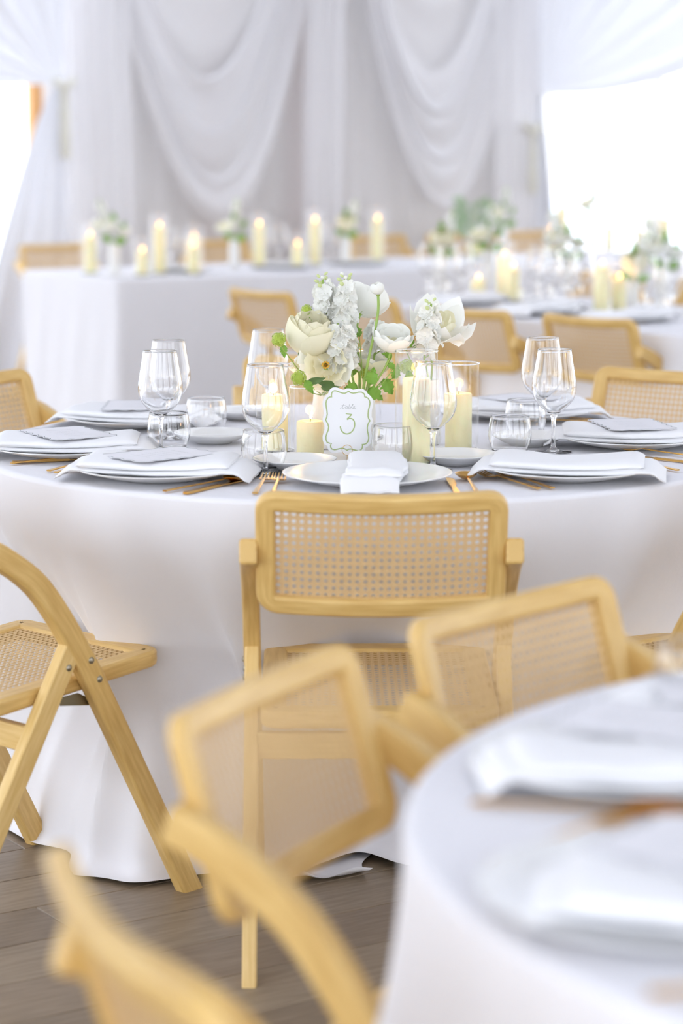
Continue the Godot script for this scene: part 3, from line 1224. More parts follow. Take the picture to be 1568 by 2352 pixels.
func lay_out(proto: Node3D, label: String, handle_end: Vector3, tip: Vector3, from_tip := false, group := "") -> Node3D:
	# cutlery from its handle end towards its tip
	var d := tip - handle_end
	d.y = 0
	var turn := atan2(-d.z, d.x)
	var at := handle_end
	if from_tip:
		at = tip - d.normalized() * 0.2
	at.y = TOP + 0.0005
	return put(proto, label, at, turn, group)


func build_settings() -> void:
	plate = make_plate(0.15, "dinner_plate")
	side_plate = make_plate(0.078, "side_plate")
	napkin = make_napkin()
	menu = make_menu()
	wine = make_wine()
	tumbler = make_tumbler()
	fork = make_fork()
	spoon = make_spoon()
	knife = make_knife()
	# plate, napkin turn, menu turn (99: no menu in sight), words
	var s := [
		[Vector3(0.04524, 0.767, -4.177), 88, 99, "at the near middle setting"],
		[Vector3(-0.324, 0.767, -4.243), -6, -48, "left of the near middle setting"],
		[Vector3(-0.5247, 0.767, -4.552), 2, 30, "second to the left of the near middle setting"],
		[Vector3(-0.4343, 0.767, -5.03), -14, 0, "behind the two left wine glasses"],
		[Vector3(0.4071, 0.767, -4.249), -8, 99, "right of the near middle setting"],
		[Vector3(0.5741, 0.767, -4.692), -4, 10, "second to the right of the near middle setting"],
		[Vector3(0.3981, 0.767, -5.159), 6, 40, "behind the two right wine glasses"],
	]
	for k in s.size():
		var e: Array = s[k]
		var at: Vector3 = e[0]
		at.y = TOP
		put(plate, "white dinner plate %s" % e[3], at)
		var nk := put(napkin, "folded white napkin lying on the plate %s" % e[3], at + Vector3(0, 0, -0.012), deg_to_rad(e[1]))
		if k == 0:
			nk.scale = Vector3(0.95, 1.0, 0.62)
			nk.position += Vector3(0.005, 0.0, 0.01)
		if e[2] < 90:
			put(menu, "wavy-edged white menu card %s" % e[3], at + Vector3(0, 0.0415, -0.012), deg_to_rad(e[2]))
	for e in [[Vector3(-0.2558, 0.751, -4.749), "left, beside the tumblers"], [Vector3(0.2121, 0.751, -4.429), "right of the near wine glass and the tall candle"], [Vector3(0.3693, 0.751, -4.708), "at the foot of the front right wine glass"], [Vector3(-0.08639, 0.751, -4.358), "between the short candle and the near left wine glass"], [Vector3(-0.211, 0.751, -5.15), "at the far left, behind the near wine glass"]]:
		put(side_plate, "small white side plate %s" % e[1], e[0])
	for e in [[Vector3(-0.1369, 0.751, -4.284), "in front, left of the table number card"], [Vector3(0.1671, 0.751, -4.335), "in front, right of the table number card"], [Vector3(-0.3465, 0.751, -4.564), "front one of the left pair, over the left tumblers"], [Vector3(-0.3468, 0.751, -4.805), "rear one of the left pair, behind the other glass"], [Vector3(0.409, 0.751, -4.59), "front one of the right pair"], [Vector3(0.4086, 0.751, -4.861), "rear one of the right pair, before the blurred chairs"], [Vector3(-0.155, 0.751, -5.071), "behind the near left glass, with green viburnum at its rim"]]:
		put(wine, "clear stemmed wine glass, %s" % e[1], e[0])
	for e in [[Vector3(-0.1415, 0.751, -4.329), "around the stem of the near left wine glass"], [Vector3(-0.3346, 0.751, -4.609), "around the stem of the front left wine glass"], [Vector3(-0.2764, 0.751, -4.869), "left, standing alone behind the side plate"], [Vector3(0.097, 0.751, -4.405), "between the number card and the near right wine glass"], [Vector3(0.3222, 0.751, -4.552), "right, behind the folded napkin"], [Vector3(0.3735, 0.751, -4.833), "behind the stem of the front right wine glass"]]:
		put(tumbler, "low clear stemless tumbler %s" % e[1], e[0])
	lay_out(spoon, "gold spoon left of the front left plate with the menu", Vector3(-0.6151, 0.751, -4.417), Vector3(-0.4558, 0.751, -4.502))
	lay_out(knife, "gold knife beneath the spoon at the far left edge of the table", Vector3(-0.616, 0.751, -4.441), Vector3(-0.4961, 0.751, -4.477))
	lay_out(fork, "gold fork whose handle shows left of the plate with the wavy menu", Vector3(-0.5173, 0.751, -4.295), Vector3(-0.4745, 0.751, -4.352))
	lay_out(fork, "gold fork left of another one, handle ends showing by the menu plate", Vector3(-0.5327, 0.751, -4.318), Vector3(-0.4801, 0.751, -4.405))
	lay_out(spoon, "gold spoon between the plate with the wavy menu and the two forks", Vector3(-0.3034, 0.751, -4.066), Vector3(-0.1567, 0.751, -4.223))
	lay_out(knife, "gold knife under the spoon left of the near middle chair", Vector3(-0.267, 0.751, -4.045), Vector3(-0.1733, 0.751, -4.212))
	lay_out(fork, "left gold fork of the two at the near middle plate, tines up", Vector3(-0.1488, 0.751, -4.025), Vector3(-0.1308, 0.751, -4.24), true)
	lay_out(fork, "right gold fork of the two at the near middle plate, tines up", Vector3(-0.119, 0.751, -3.996), Vector3(-0.1081, 0.751, -4.234), true)
	lay_out(knife, "gold knife with only its blade showing right of the near middle plate", Vector3(0.1979, 0.751, -4.016), Vector3(0.1908, 0.751, -4.223), true)
	lay_out(spoon, "gold spoon with a round bowl right of the near middle plate", Vector3(0.2333, 0.751, -4.016), Vector3(0.2198, 0.751, -4.245), true)
	lay_out(fork, "left gold fork of the crossed pair right of the near middle chair", Vector3(0.3403, 0.751, -4.096), Vector3(0.25, 0.751, -4.267))
	lay_out(fork, "right gold fork of the crossed pair right of the near middle chair", Vector3(0.3648, 0.751, -4.101), Vector3(0.2732, 0.751, -4.301))
	lay_out(fork, "gold fork with raised tines before the right plate at the edge", Vector3(0.6673, 0.751, -4.514), Vector3(0.5269, 0.751, -4.629), true)
	lay_out(knife, "bronze-toned gold knife behind the raised fork at the right edge", Vector3(0.6631, 0.751, -4.429), Vector3(0.5225, 0.751, -4.552), true)
	lay_out(spoon, "gold spoon handle lying right of the near right plate", Vector3(0.6127, 0.751, -4.324), Vector3(0.5196, 0.751, -4.453))
	lay_out(fork, "left gold fork at the far right setting before the cane chair", Vector3(0.5623, 0.751, -5.071), Vector3(0.4621, 0.751, -5.071))
	lay_out(fork, "right gold fork at the far right setting before the cane chair", Vector3(0.5948, 0.751, -5.071), Vector3(0.4825, 0.751, -5.11))
	lay_out(knife, "gold knife at the far left setting before the cane chair", Vector3(-0.6224, 0.751, -4.934), Vector3(-0.4871, 0.751, -4.89))
	lay_out(spoon, "gold spoon behind the near left wine glass at the far side", Vector3(-0.3023, 0.751, -5.265), Vector3(-0.2128, 0.751, -5.24), true)


# ---------------------------------------------------------------- candles
func make_candle(ch: float, gh: float, gr := 0.039, cr := 0.0258) -> Node3D:
	# a pillar candle; its glass cylinder is a thing of its own
	var t := thing("pillar_candle", "", "candle")
	part("wax", lathe([0.0001, 0.0, cr - 0.001, 0.0, cr, 0.002, cr, ch - 0.004, cr - 0.0012, ch - 0.0008, cr - 0.004, ch, cr - 0.008, ch - 0.0025, 0.006, ch - 0.005, 0.0001, ch - 0.005], 40), M["wax"], t)
	var wk := part("wick", MB.new().tube([Vector3(0, ch - 0.006, 0), Vector3(0.0004, ch, 0), Vector3(0.0012, ch + 0.006, 0)], 0.0008, 6).mesh(), M["wick"], t)
	part("flame", lathe([0.0001, 0.0, 0.0018, 0.002, 0.0027, 0.0048, 0.0025, 0.0085, 0.0013, 0.0135, 0.0001, 0.0185], 14), M["flame"], wk, Transform3D(Basis(Vector3.BACK, -0.12), Vector3(0.001, ch + 0.003, 0)))
	var l := OmniLight3D.new()
	l.name = "flame_light"
	l.light_color = c8(255, 196, 120)
	l.light_energy = 0.0012
	l.light_size = 0.004
	l.omni_range = 30.0
	l.omni_attenuation = 2.0
	l.shadow_enabled = true
	l.position = Vector3(0, ch + 0.012, 0)
	t.add_child(l)
	return t


func make_glass(gh: float, r := 0.039) -> Node3D:
	var t := thing("glass_cylinder", "", "candle glass")
	var gw := part("glass_wall", lathe([r - 0.004, 0.0035, r - 0.001, 0.005, r, 0.01, r, gh], 56), M["glass"], t)
	part("glass_base", lathe([0.0001, 0.0004, r - 0.005, 0.0004, r - 0.001, 0.003, r - 0.0015, 0.006, 0.0001, 0.0045], 48), M["thick_glass"], t)
	var rim := []
	for k in 57:
		rim.append(Vector3(r * cos(TAU * k / 56), gh, r * sin(TAU * k / 56)))
	part("rim", MB.new().tube(rim, 0.0014, 8, false).mesh(), M["thick_glass"], gw)
	return t


func candle_at(ch: float, gh: float, at: Vector3, words: String, lit := true) -> void:
	var c := make_candle(ch, gh)
	c.position = at + Vector3(0, 0.0062, 0)
	c.set_meta("label", "%s %s" % ["ivory pillar candle" if ch > 0.09 else "short ivory pillar candle", words])
	var g := make_glass(gh)
	g.position = at
	g.set_meta("label", "clear glass cylinder around the candle %s" % words)


func build_candles() -> void:
	candle_at(0.066, 0.137, Vector3(-0.05953, 0.751, -4.508), "just left of the table number card")
	candle_at(0.108, 0.17, Vector3(-0.1288, 0.751, -4.59), "seen through the near left wine glass")
	candle_at(0.158, 0.214, Vector3(0.1382, 0.751, -4.405), "tallest one, behind the near right wine glass")
	candle_at(0.108, 0.172, Vector3(0.2265, 0.751, -4.609), "right of the near right wine glass")
	candle_at(0.13, 0.18, Vector3(0.04237, 0.751, -4.819), "hidden behind the number card and the flower stems")


# ---------------------------------------------------------------- the table number
func card_pt(x: float, y: float) -> Vector2:
	return Vector2((x - 785.0) * 8.33e-5, (1690.0 - y) * 8.33e-5)


func card_line(a: Array) -> PackedVector2Array:
	var out := PackedVector2Array()
	for k in a.size() / 2:
		out.append(card_pt(a[2 * k], a[2 * k + 1]))
	return out


func build_card() -> void:
	var base: Vector3 = Vector3(0.01056, 0.751, -4.429)
	var h := thing("card_holder", "thin gold wire holder with a round loop in front of the number card", "card holder", base)
	var loop := []
	for k in 41:
		loop.append(Vector3(0.0096 * sin(TAU * k / 40), 0.0265 - 0.0096 * cos(TAU * k / 40), 0.0012))
	part("loop", MB.new().tube(loop, 0.00055, 6, false).mesh(), M["gold_wire"], h)
	part("stem", MB.new().tube([Vector3(0, 0.0006, 0), Vector3(0, 0.009, 0), Vector3(0, 0.0172, 0.001)], 0.0006, 6).mesh(), M["gold_wire"], h)
	var coil := []
	for k in 70:
		var a := TAU * k / 20
		coil.append(Vector3(0.0035 * a / TAU * cos(a) + 0.001, 0.0006, 0.0035 * a / TAU * sin(a)))
	part("foot_coil", MB.new().tube(coil, 0.0006, 6).mesh(), M["gold_wire"], h)
	var t := thing("table_number_card", "ornate white card with green border reading table 3", "number card", base + Vector3(0.001, 0.0185, -0.002), deg_to_rad(-4))
	t.rotation.x = deg_to_rad(-4)
	var border: Array = []
	var pts := card_line([797, 280, 840, 312, 900, 325, 960, 315, 1030, 300, 1090, 300, 1140, 332, 1160, 370, 1156, 404, 1190, 410, 1240, 440, 1268, 490, 1278, 550, 1265, 620, 1245, 700, 1237, 780, 1238, 850, 1255, 900, 1282, 940, 1255, 975, 1232, 1030, 1220, 1100, 1228, 1180, 1245, 1250, 1255, 1320, 1240, 1400, 1200, 1450, 1150, 1468, 1108, 1470, 1116, 1500, 1110, 1550, 1080, 1595, 1020, 1610, 960, 1600, 890, 1582, 850, 1575, 800, 1582, 770, 1605, 740, 1582, 690, 1562, 640, 1560, 560, 1580, 490, 1595, 430, 1580, 402, 1540, 398, 1490, 420, 1452, 380, 1450, 320, 1425, 297, 1370, 295, 1300, 315, 1230, 345, 1160, 355, 1080, 335, 1010, 310, 970, 288, 925, 310, 870, 322, 800, 315, 720, 300, 640, 292, 560, 303, 490, 340, 435, 385, 412, 422, 414, 414, 375, 422, 320, 450, 280, 490, 270, 540, 280, 600, 305, 660, 325, 710, 330, 750, 312])
	var outline := Geometry2D.offset_polygon(pts, 76 * 8.33e-5, Geometry2D.JOIN_ROUND)[0]
	part("card", MB.new().slab(outline, -0.0006, 0.0).mesh(), M["card_white"], t)
	var mb := MB.new()
	ribbon(mb, pts, 0.0023, 0.0002, true)
	part("border", mb.mesh(), M["ink_green"], t)
	var three := MB.new()
	ribbon(three, card_line([736, 785, 800, 791, 874, 797]), 0.0016, 0.0002)
	ribbon(three, card_line([872, 797, 835, 838, 800, 872, 764, 908]), 0.0022, 0.00025)
	ribbon(three, smooth2(card_line([764, 912, 830, 890, 890, 905, 928, 955, 938, 1030, 922, 1110, 880, 1180, 815, 1225, 745, 1235, 685, 1210, 640, 1155, 618, 1090, 622, 1068])), 0.0024, 0.0003)
	part("number", three.mesh(), M["ink_green"], t)
	var word := MB.new()
	for a in [[610, 672, 645, 648, 672, 604, 690, 570], [682, 586, 664, 636, 668, 668, 692, 662, 722, 640], [630, 610, 680, 602, 742, 604], [774, 628, 748, 620, 728, 650, 738, 672, 762, 658, 775, 630, 770, 660, 790, 668], [790, 668, 810, 620, 822, 572, 812, 610, 804, 652, 816, 676, 844, 664, 850, 638, 828, 630], [850, 650, 880, 610, 902, 576, 892, 572, 878, 612, 872, 656, 886, 672], [886, 672, 920, 655, 938, 628, 928, 612, 912, 630, 908, 658, 930, 672, 968, 658]]:
		ribbon(word, smooth2(card_line(a)), 0.00065, 0.0002)
	part("lettering", word.mesh(), M["ink_grey"], t)


# ---------------------------------------------------------------- flowers
func petal(r: float, amax: float, beta: float, flare: float, ruffle: float, sd: float, point := 0.0, nu := 8, nv := 8) -> ArrayMesh:
	# a patch of a sphere of radius r that begins at its foot (the origin) and opens outwards round +y
	var rows := []
	for i in nu + 1:
		var u := float(i) / nu
		var row := []
		for j in nv + 1:
			var s := 2.0 * j / nv - 1.0
			var edge := pow(absf(s), 2.0) * (1.0 - point) + point * absf(s)
			var al := amax * (0.06 + 0.94 * u) * (1.0 - (0.12 + 0.4 * point) * edge * u)
			var wid := beta * pow(sin(PI * (0.08 + 0.62 * u)), 0.8)
			var ph := s * wid
			var rr := r * (1.0 + flare * u * u * u + ruffle * u * u * (sin(s * 7.0 + sd) * 0.5 + sin(s * 13.0 + 2.0 * sd) * 0.3 + 0.4 * sin(u * 5.0 + sd)))
			row.append(Vector3(rr * sin(al) * sin(ph), r - rr * cos(al), rr * sin(al) * cos(ph)))
		rows.append(row)
	return MB.new().grid(rows).mesh()


func aim(dir: Vector3) -> Basis:
	var y := dir.normalized()
	var x := y.cross(Vector3(0.3, 0.1, 0.95)).normalized()
	return Basis(x, y, x.cross(y))


func bloom(called: String, label: String, at: Vector3, dir: Vector3, layers: Array, stem_to: Vector3, centre := "", stem_r := 0.0018) -> Node3D:
	# layers: [count, radius, angle, half width, flare, ruffle, point, material, turn]
	var t := thing(called, label, "flower", at)
	var b := aim(dir)
	var r0: float = layers[0][1]
	for L in layers:
		var ms := [petal(L[1], L[2], L[3], L[4], L[5], 1.0 + L[8], L[6]), petal(L[1] * 0.97, L[2] * 0.96, L[3], L[4], L[5] * 1.2, 3.7 + L[8], L[6])]
		for k in L[0]:
			var yaw: float = TAU * k / L[0] + L[8] + 0.25 * rng.randf()
			part("petal", ms[k % 2], M[L[7]], t, Transform3D(b * Basis(Vector3.UP, yaw) * Basis(Vector3.RIGHT, 0.1 * (rng.randf() - 0.5)), b * Vector3(0, r0 * 0.0 + (L[9] if L.size() > 9 else 0.0), 0)))
	if centre == "stamens":
		for k in 9:
			var a := TAU * k / 9
			var d := Vector3(0.006 * cos(a), 0.02 + 0.003 * sin(k * 2.3), 0.006 * sin(a))
			part("stamen", MB.new().tube([b * Vector3(0, 0.004, 0), b * d * 0.8, b * d], [0.0006, 0.0008, 0.0022], 6).mesh(), M["stamen"], t)
	# calyx and stem
	part("calyx", MB.new().lathe(pv([0.0001, -0.004, 0.003, -0.003, 0.005, 0.001, 0.0075, 0.005, 0.006, 0.006]), 10).mesh(), M["stem"], t, Transform3D(b, Vector3.ZERO))
	if stem_to != Vector3.ZERO:
		var e := stem_to - at
		var p1 := b * Vector3(0, -0.03, 0)
		part("stem", MB.new().tube(spline([Vector3.ZERO, p1.lerp(e * 0.3, 0.4), e * 0.65 + Vector3(0, -0.004, 0), e], 5), stem_r, 7).mesh(), M["stem"], t)
	return t


func floret_mesh(sd: float) -> ArrayMesh:
	var mb := MB.new()
	var g := RandomNumberGenerator.new()
	g.seed = int(sd * 100)
	for layer in 3:
		var n: int = [6, 5, 4][layer]
		var m := petal(0.0125 - 0.003 * layer, 1.3 - 0.12 * layer, 0.85, 0.25, 0.22, sd + layer, 0.0, 5, 8)
		for k in n:
			mb.add(m, Transform3D(Basis(Vector3.UP, TAU * k / n + layer * 0.6 + 0.3 * g.randf()) * Basis(Vector3.RIGHT, 0.3 * (g.randf() - 0.5)), Vector3(0, 0.001 * layer, 0)))
	return mb.mesh()


var florets := []
var bud_mesh: ArrayMesh


func stock(label: String, top: Vector3, foot: Vector3, n: int, spread: float, buds: int, stem_to: Vector3) -> Node3D:
	# a spike of ruffled florets with green buds at its tip
	var t := thing("stock_spike", label, "flower", foot)
	var ax := top - foot
	var b := aim(ax)
	var h := ax.length()
	part("stem", MB.new().tube(spline([ax, ax * 0.5 + b * Vector3(0.002, 0, 0.001), Vector3.ZERO, (stem_to - foot) * 0.5 + Vector3(0, -0.005, 0), stem_to - foot], 5), 0.0021, 7).mesh(), M["stem"], t)
	for k in n:
		var f := (k + 0.5) / n
		var a := k * 2.4 + 0.4 * rng.randf()
		var rad := spread * (0.55 + 0.45 * sin(PI * (0.15 + 0.75 * (1.0 - f))))
		var d := Vector3(cos(a), 0.45, sin(a)).normalized()
		part("floret", florets[k % 3], M["petal"], t, Transform3D(b * aim(d) * Basis(Vector3.UP, rng.randf() * TAU) * Basis.from_scale(Vector3.ONE * (0.85 + 0.35 * rng.randf())), b * (Vector3(0, h * 0.82 * f, 0) + d * rad * 0.55)))
		if k % 2 == 0:
			part("floret_stalk", MB.new().tube([b * Vector3(0, h * 0.82 * f - 0.004, 0), b * (Vector3(0, h * 0.82 * f, 0) + d * rad * 0.6)], 0.0012, 5).mesh(), M["stem"], t)
	for k in buds:
		var a := k * 2.4
		var f := 0.8 + 0.22 * k / maxf(1, buds - 1)
		var d := Vector3(cos(a), 0.7, sin(a)).normalized()
		var rad := 0.011 * (1.25 - f) * 2.2
		part("bud", bud_mesh, M["bud"] if k % 3 else M["petal"], t, Transform3D(b * aim(d) * Basis.from_scale(Vector3.ONE * (1.15 - 0.3 * (f - 0.8) / 0.2)), b * (Vector3(0, h * f, 0) + d * rad)))
	return t


func viburnum(label: String, at: Vector3, r: float, stem_to: Vector3, leaves := []) -> Node3D:
	var t := thing("viburnum", label, "flower", at)
	var mb := MB.new()
	var tiny := MB.new()
	for k in 5:
		var a := TAU * k / 5.0
		tiny.grid([[Vector3(0, 0.0004, 0), Vector3(0, 0.0004, 0)], [Vector3(0.0016 * cos(a - 0.5), 0.0016, 0.0016 * sin(a - 0.5)), Vector3(0.0016 * cos(a + 0.5), 0.0013, 0.0016 * sin(a + 0.5))], [Vector3(0.003 * cos(a - 0.3), 0.0008, 0.003 * sin(a - 0.3)), Vector3(0.003 * cos(a + 0.3), 0.0008, 0.003 * sin(a + 0.3))]], false, false, true)
	var tm := tiny.mesh()
	var n := int(110 * pow(r / 0.013, 2.0))
	for k in n:
		var y := 1.0 - 2.0 * (k + 0.5) / n
		var a := k * 2.39996
		var q := sqrt(1.0 - y * y)
		var d := Vector3(q * cos(a), y, q * sin(a))
		mb.add(tm, Transform3D(aim(d) * Basis(Vector3.UP, k), d * r * (0.84 + 0.26 * rng.randf())))
	mb.lathe(pv([0.0001, -0.8 * r, 0.55 * r, -0.55 * r, 0.8 * r, 0.0, 0.55 * r, 0.55 * r, 0.0001, 0.8 * r]), 12)
	part("floret_cluster", mb.mesh(), M["viburnum"], t)
	if stem_to != Vector3.ZERO:
		var e := stem_to - at
		part("stem", MB.new().tube(spline([Vector3(0, -r * 0.5, 0), e * 0.5 + Vector3(0, -0.01, 0), e], 5), 0.0012, 6).mesh(), M["stem"], t)
	for L in leaves:
		part("leaf", leaf_mesh(L[1], L[1] * 0.62, 5.0), M["leaf"], t, Transform3D(aim(L[2]) * Basis(Vector3.UP, L[3]), L[0] - at))
	return t


func leaf_mesh(l: float, w: float, teeth: float) -> ArrayMesh:
	# grows along +y, faces +z, folded along its midrib
	var rows := []
	for i in 25:
		var u := i / 24.0
		var prof := pow(sin(PI * pow(u, 0.75)), 0.8) * (1.0 - 0.25 * u)
		if teeth > 0:
			prof *= 0.78 + 0.3 * absf(sin(u * PI * teeth)) + 0.12 * sin(u * 40.0)
		var row := []
		for j in 7:
			var s := j / 3.0 - 1.0
			row.append(Vector3(s * w / 2 * prof, l * u + (0.1 * l * absf(s) * (1.0 - u) if teeth > 0 else 0.0), 0.16 * w * absf(s) - 0.35 * l * u * u + 0.02 * w * sin(u * 19.0) * absf(s)))
		rows.append(row)
	return MB.new().grid(rows, false, false, true).mesh()


func sprig(label: String, leaves: Array, stem_to: Vector3, dark := false) -> Node3D:
	# leaves: [foot, direction, length, turn]
	var t := thing("leaf_sprig", label, "leaves", stem_to)
	for L in leaves:
		part("leaf", leaf_mesh(L[2], L[2] * (0.5 if dark else 0.8), 0.0 if dark else 4.0), M["leaf_dark" if dark else "leaf"], t, Transform3D(aim(L[1]) * Basis(Vector3.UP, L[3]), L[0] - stem_to))
		part("stem", MB.new().tube(spline([Vector3.ZERO, (L[0] - stem_to) * 0.6 + Vector3(0, -0.004, 0), L[0] - stem_to + L[1] * 0.002], 4), 0.001, 6).mesh(), M["stem"], t)
	return t


func make_vase(r: float, h: float) -> Node3D:
	var t := thing("bud_vase", "", "vase")
	part("body", lathe([0.0001, 0.0, r * 0.86, 0.0, r * 0.94, 0.003, r, 0.01, r, h * 0.7, r * 0.9, h * 0.9, r * 0.92, h - 0.001, r * 0.86, h, r * 0.82, h - 0.004, r * 0.85, h * 0.75, r * 0.9, 0.012, 0.0001, 0.008], 36), M["ceramic"], t)
	return t


var rose_layers := [[6, 0.05, 1.75, 0.72, 0.34, 0.04, 0.75, "petal", 0.2], [5, 0.044, 1.9, 0.7, 0.2, 0.04, 0.7, "petal", 0.9, 0.003], [4, 0.028, 2.1, 0.75, 0.06, 0.03, 0.2, "petal_cream", 0.4, 0.011], [3, 0.019, 2.3, 0.9, -0.02, 0.03, 0.0, "petal_cream", 1.2, 0.022]]
var peony_layers := [[3, 0.049, 2.0, 1.3, 0.0, 0.015, 0.0, "petal_cream", 0.5], [4, 0.045, 2.15, 1.0, -0.06, 0.03, 0.0, "petal_cream", 1.3, 0.003], [6, 0.038, 2.2, 0.75, 0.02, 0.08, 0.0, "petal_cream", 0.2, 0.016], [7, 0.031, 2.2, 0.7, 0.08, 0.12, 0.0, "petal_cream", 0.7, 0.03], [6, 0.019, 2.2, 0.5, 0.1, 0.22, 0.0, "petal_cream", 0.1, 0.036]]
var open_layers := [[5, 0.041, 1.55, 0.68, 0.3, 0.08, 0.0, "petal", 0.1], [5, 0.034, 1.75, 0.66, 0.18, 0.1, 0.0, "petal_cream", 0.75], [4, 0.021, 1.95, 0.7, 0.12, 0.14, 0.0, "petal_cream", 0.3]]
var ran_layers := [[6, 0.037, 1.7, 0.62, 0.1, 0.03, 0.0, "petal", 0.0], [6, 0.033, 1.9, 0.6, 0.04, 0.03, 0.0, "petal", 0.5], [5, 0.027, 2.1, 0.66, 0.0, 0.03, 0.0, "petal", 0.2], [4, 0.016, 2.3, 0.8, 0.0, 0.02, 0.0, "petal_cream", 0.6]]
var globe_layers := [[5, 0.0138, 2.35, 0.8, -0.06, 0.02, 0.0, "petal", 0.0], [4, 0.0124, 2.5, 0.85, -0.1, 0.02, 0.0, "petal", 0.6]]


func build_flowers() -> void:
	florets = [floret_mesh(1.1), floret_mesh(2.3), floret_mesh(3.9)]
	bud_mesh = MB.new().lathe(pv([0.0001, 0.0, 0.0022, 0.0015, 0.0036, 0.005, 0.0031, 0.0085, 0.0012, 0.011, 0.0001, 0.0113]), 10).mesh()
	var v1: Vector3 = Vector3(0.03974, 0.751, -4.514)
	var v2: Vector3 = Vector3(-0.03584, 0.751, -4.655)
	var v3: Vector3 = Vector3(0.1739, 0.751, -4.722)
	for e in [[v1, 0.025, 0.128, "white bud vase right behind the number card"], [v2, 0.021, 0.118, "white bud vase between the short candle and the card"], [v3, 0.024, 0.13, "white bud vase behind the tallest candle"]]:
		var v := make_vase(e[1], e[2])
		v.position = e[0]
		v.set_meta("label", e[3])
	var m1 := v1 + Vector3(0, 0.112, 0)
	var m2 := v2 + Vector3(0, 0.104, 0)
	var m3 := v3 + Vector3(0, 0.116, 0)
	bloom("peony", "large cream peony on the left of the bouquet", Vector3(-0.06796, 0.9468, -4.55), Vector3(0.2, 0.9, 0.35), peony_layers, m2)
	bloom("lisianthus", "open cream flower with yellow stamens below the peony", Vector3(-0.02808, 0.9238, -4.53), Vector3(-0.1, 0.25, 1.0), open_layers, m2, "stamens")
	bloom("lisianthus", "ruffled white flower half hidden behind the green ball and the peony", Vector3(-0.06712, 0.9036, -4.6), Vector3(-0.2, 0.7, 0.4), [[5, 0.024, 1.8, 0.68, 0.15, 0.12, 0.0, "petal", 0.1], [5, 0.019, 1.9, 0.66, 0.1, 0.14, 0.0, "petal_cream", 0.7]], m2)
	bloom("ranunculus", "broad white bloom turned away, high on the right of the stock", Vector3(0.0351, 1.018, -4.6), Vector3(0.35, 0.75, -0.45), [[6, 0.042, 1.75, 0.62, 0.12, 0.03, 0.0, "petal", 0.0], [6, 0.038, 1.9, 0.6, 0.06, 0.03, 0.0, "petal", 0.5], [5, 0.03, 2.1, 0.66, 0.0, 0.03, 0.0, "petal", 0.2]], m1 + Vector3(-0.006, 0, 0), "", 0.0028)
	bloom("ranunculus_bud", "round white bud on a tall curved stem", Vector3(0.06905, 1.06, -4.53), Vector3(-0.15, 1.0, 0.15), globe_layers, m1 + Vector3(-0.002, 0, 0.012), "", 0.0026)
	bloom("ranunculus", "white bloom seen from the side, left of the tall glass", Vector3(0.0922, 0.9545, -4.52), Vector3(0.1, 0.9, 0.35), ran_layers, m1 + Vector3(0.006, 0, 0.008), "", 0.002)
	bloom("ranunculus", "pale white bloom low behind the tall curved stems", Vector3(0.05514, 0.9039, -4.58), Vector3(0.2, 0.85, 0.15), [[6, 0.034, 1.75, 0.62, 0.12, 0.03, 0.0, "petal_cream", 0.0], [6, 0.03, 1.9, 0.6, 0.06, 0.03, 0.0, "petal", 0.5], [5, 0.024, 2.1, 0.66, 0.0, 0.03, 0.0, "petal", 0.2]], m1, "", 0.002)
	bloom("rose", "ivory rose with pointed outer petals on the right", Vector3(0.1808, 0.9759, -4.6), Vector3(0.25, 0.8, 0.5), rose_layers, m3, "", 0.0026)
	stock("white stock spike on the upper left with green buds at its tip", Vector3(-0.03645, 1.088, -4.57), Vector3(-0.01664, 0.9675, -4.57), 22, 0.026, 9, m1 + Vector3(-0.01, 0, 0))
	stock("white stock spike leaning beside the first, buds at its top", Vector3(0.007423, 1.091, -4.55), Vector3(0.004968, 0.9734, -4.55), 20, 0.023, 10, m1 + Vector3(-0.008, 0, 0.004))
	stock("dense ruffled white stock in the middle of the bouquet", Vector3(-0.007412, 1.006, -4.53), Vector3(0.006609, 0.9155, -4.53), 30, 0.04, 0, m1 + Vector3(-0.012, 0, 0.006))
	stock("small white stock cluster behind the tall curved stem", Vector3(0.06995, 1, -4.58), Vector3(0.06341, 0.9441, -4.58), 13, 0.026, 0, m1 + Vector3(0.008, 0, -0.01))
	stock("white stock spike in front of the ivory rose", Vector3(0.1694, 1.043, -4.53), Vector3(0.1572, 0.9394, -4.54), 15, 0.022, 6, m3 + Vector3(0, 0, 0.01))
	viburnum("green viburnum ball at the far left of the bouquet, before a glass rim", Vector3(-0.1179, 0.9776, -4.5), 0.0125, m2, [[Vector3(-0.1105, 0.9668, -4.53), 0.026, Vector3(0.1, -1, 0.3), 0.3]])
	viburnum("small green viburnum ball peeping out left of the stock", Vector3(-0.06626, 1.029, -4.56), 0.009, m1)
	viburnum("bright green viburnum ball low on the left, below the peony", Vector3(-0.07975, 0.9093, -4.46), 0.0132, m2, [[Vector3(-0.06828, 0.9066, -4.455), 0.03, Vector3(0.5, -0.8, 0.3), 0.2]])
	viburnum("green viburnum ball between the white bloom and the ivory rose", Vector3(0.112, 0.9858, -4.56), 0.012, m3 + Vector3(-0.01, 0, 0), [[Vector3(0.1206, 0.9808, -4.54), 0.032, Vector3(0.6, -0.7, 0.3), 0.5]])
	viburnum("green viburnum behind the stems above the number card", Vector3(0.04657, 0.9101, -4.56), 0.0125, m1)
	viburnum("green viburnum inside the tall glass cylinder's view", Vector3(0.1258, 0.9171, -4.6), 0.0135, m3 + Vector3(-0.01, 0, 0), [[Vector3(0.1289, 0.9114, -4.59), 0.03, Vector3(0.1, -1, 0.2), 0.3]])
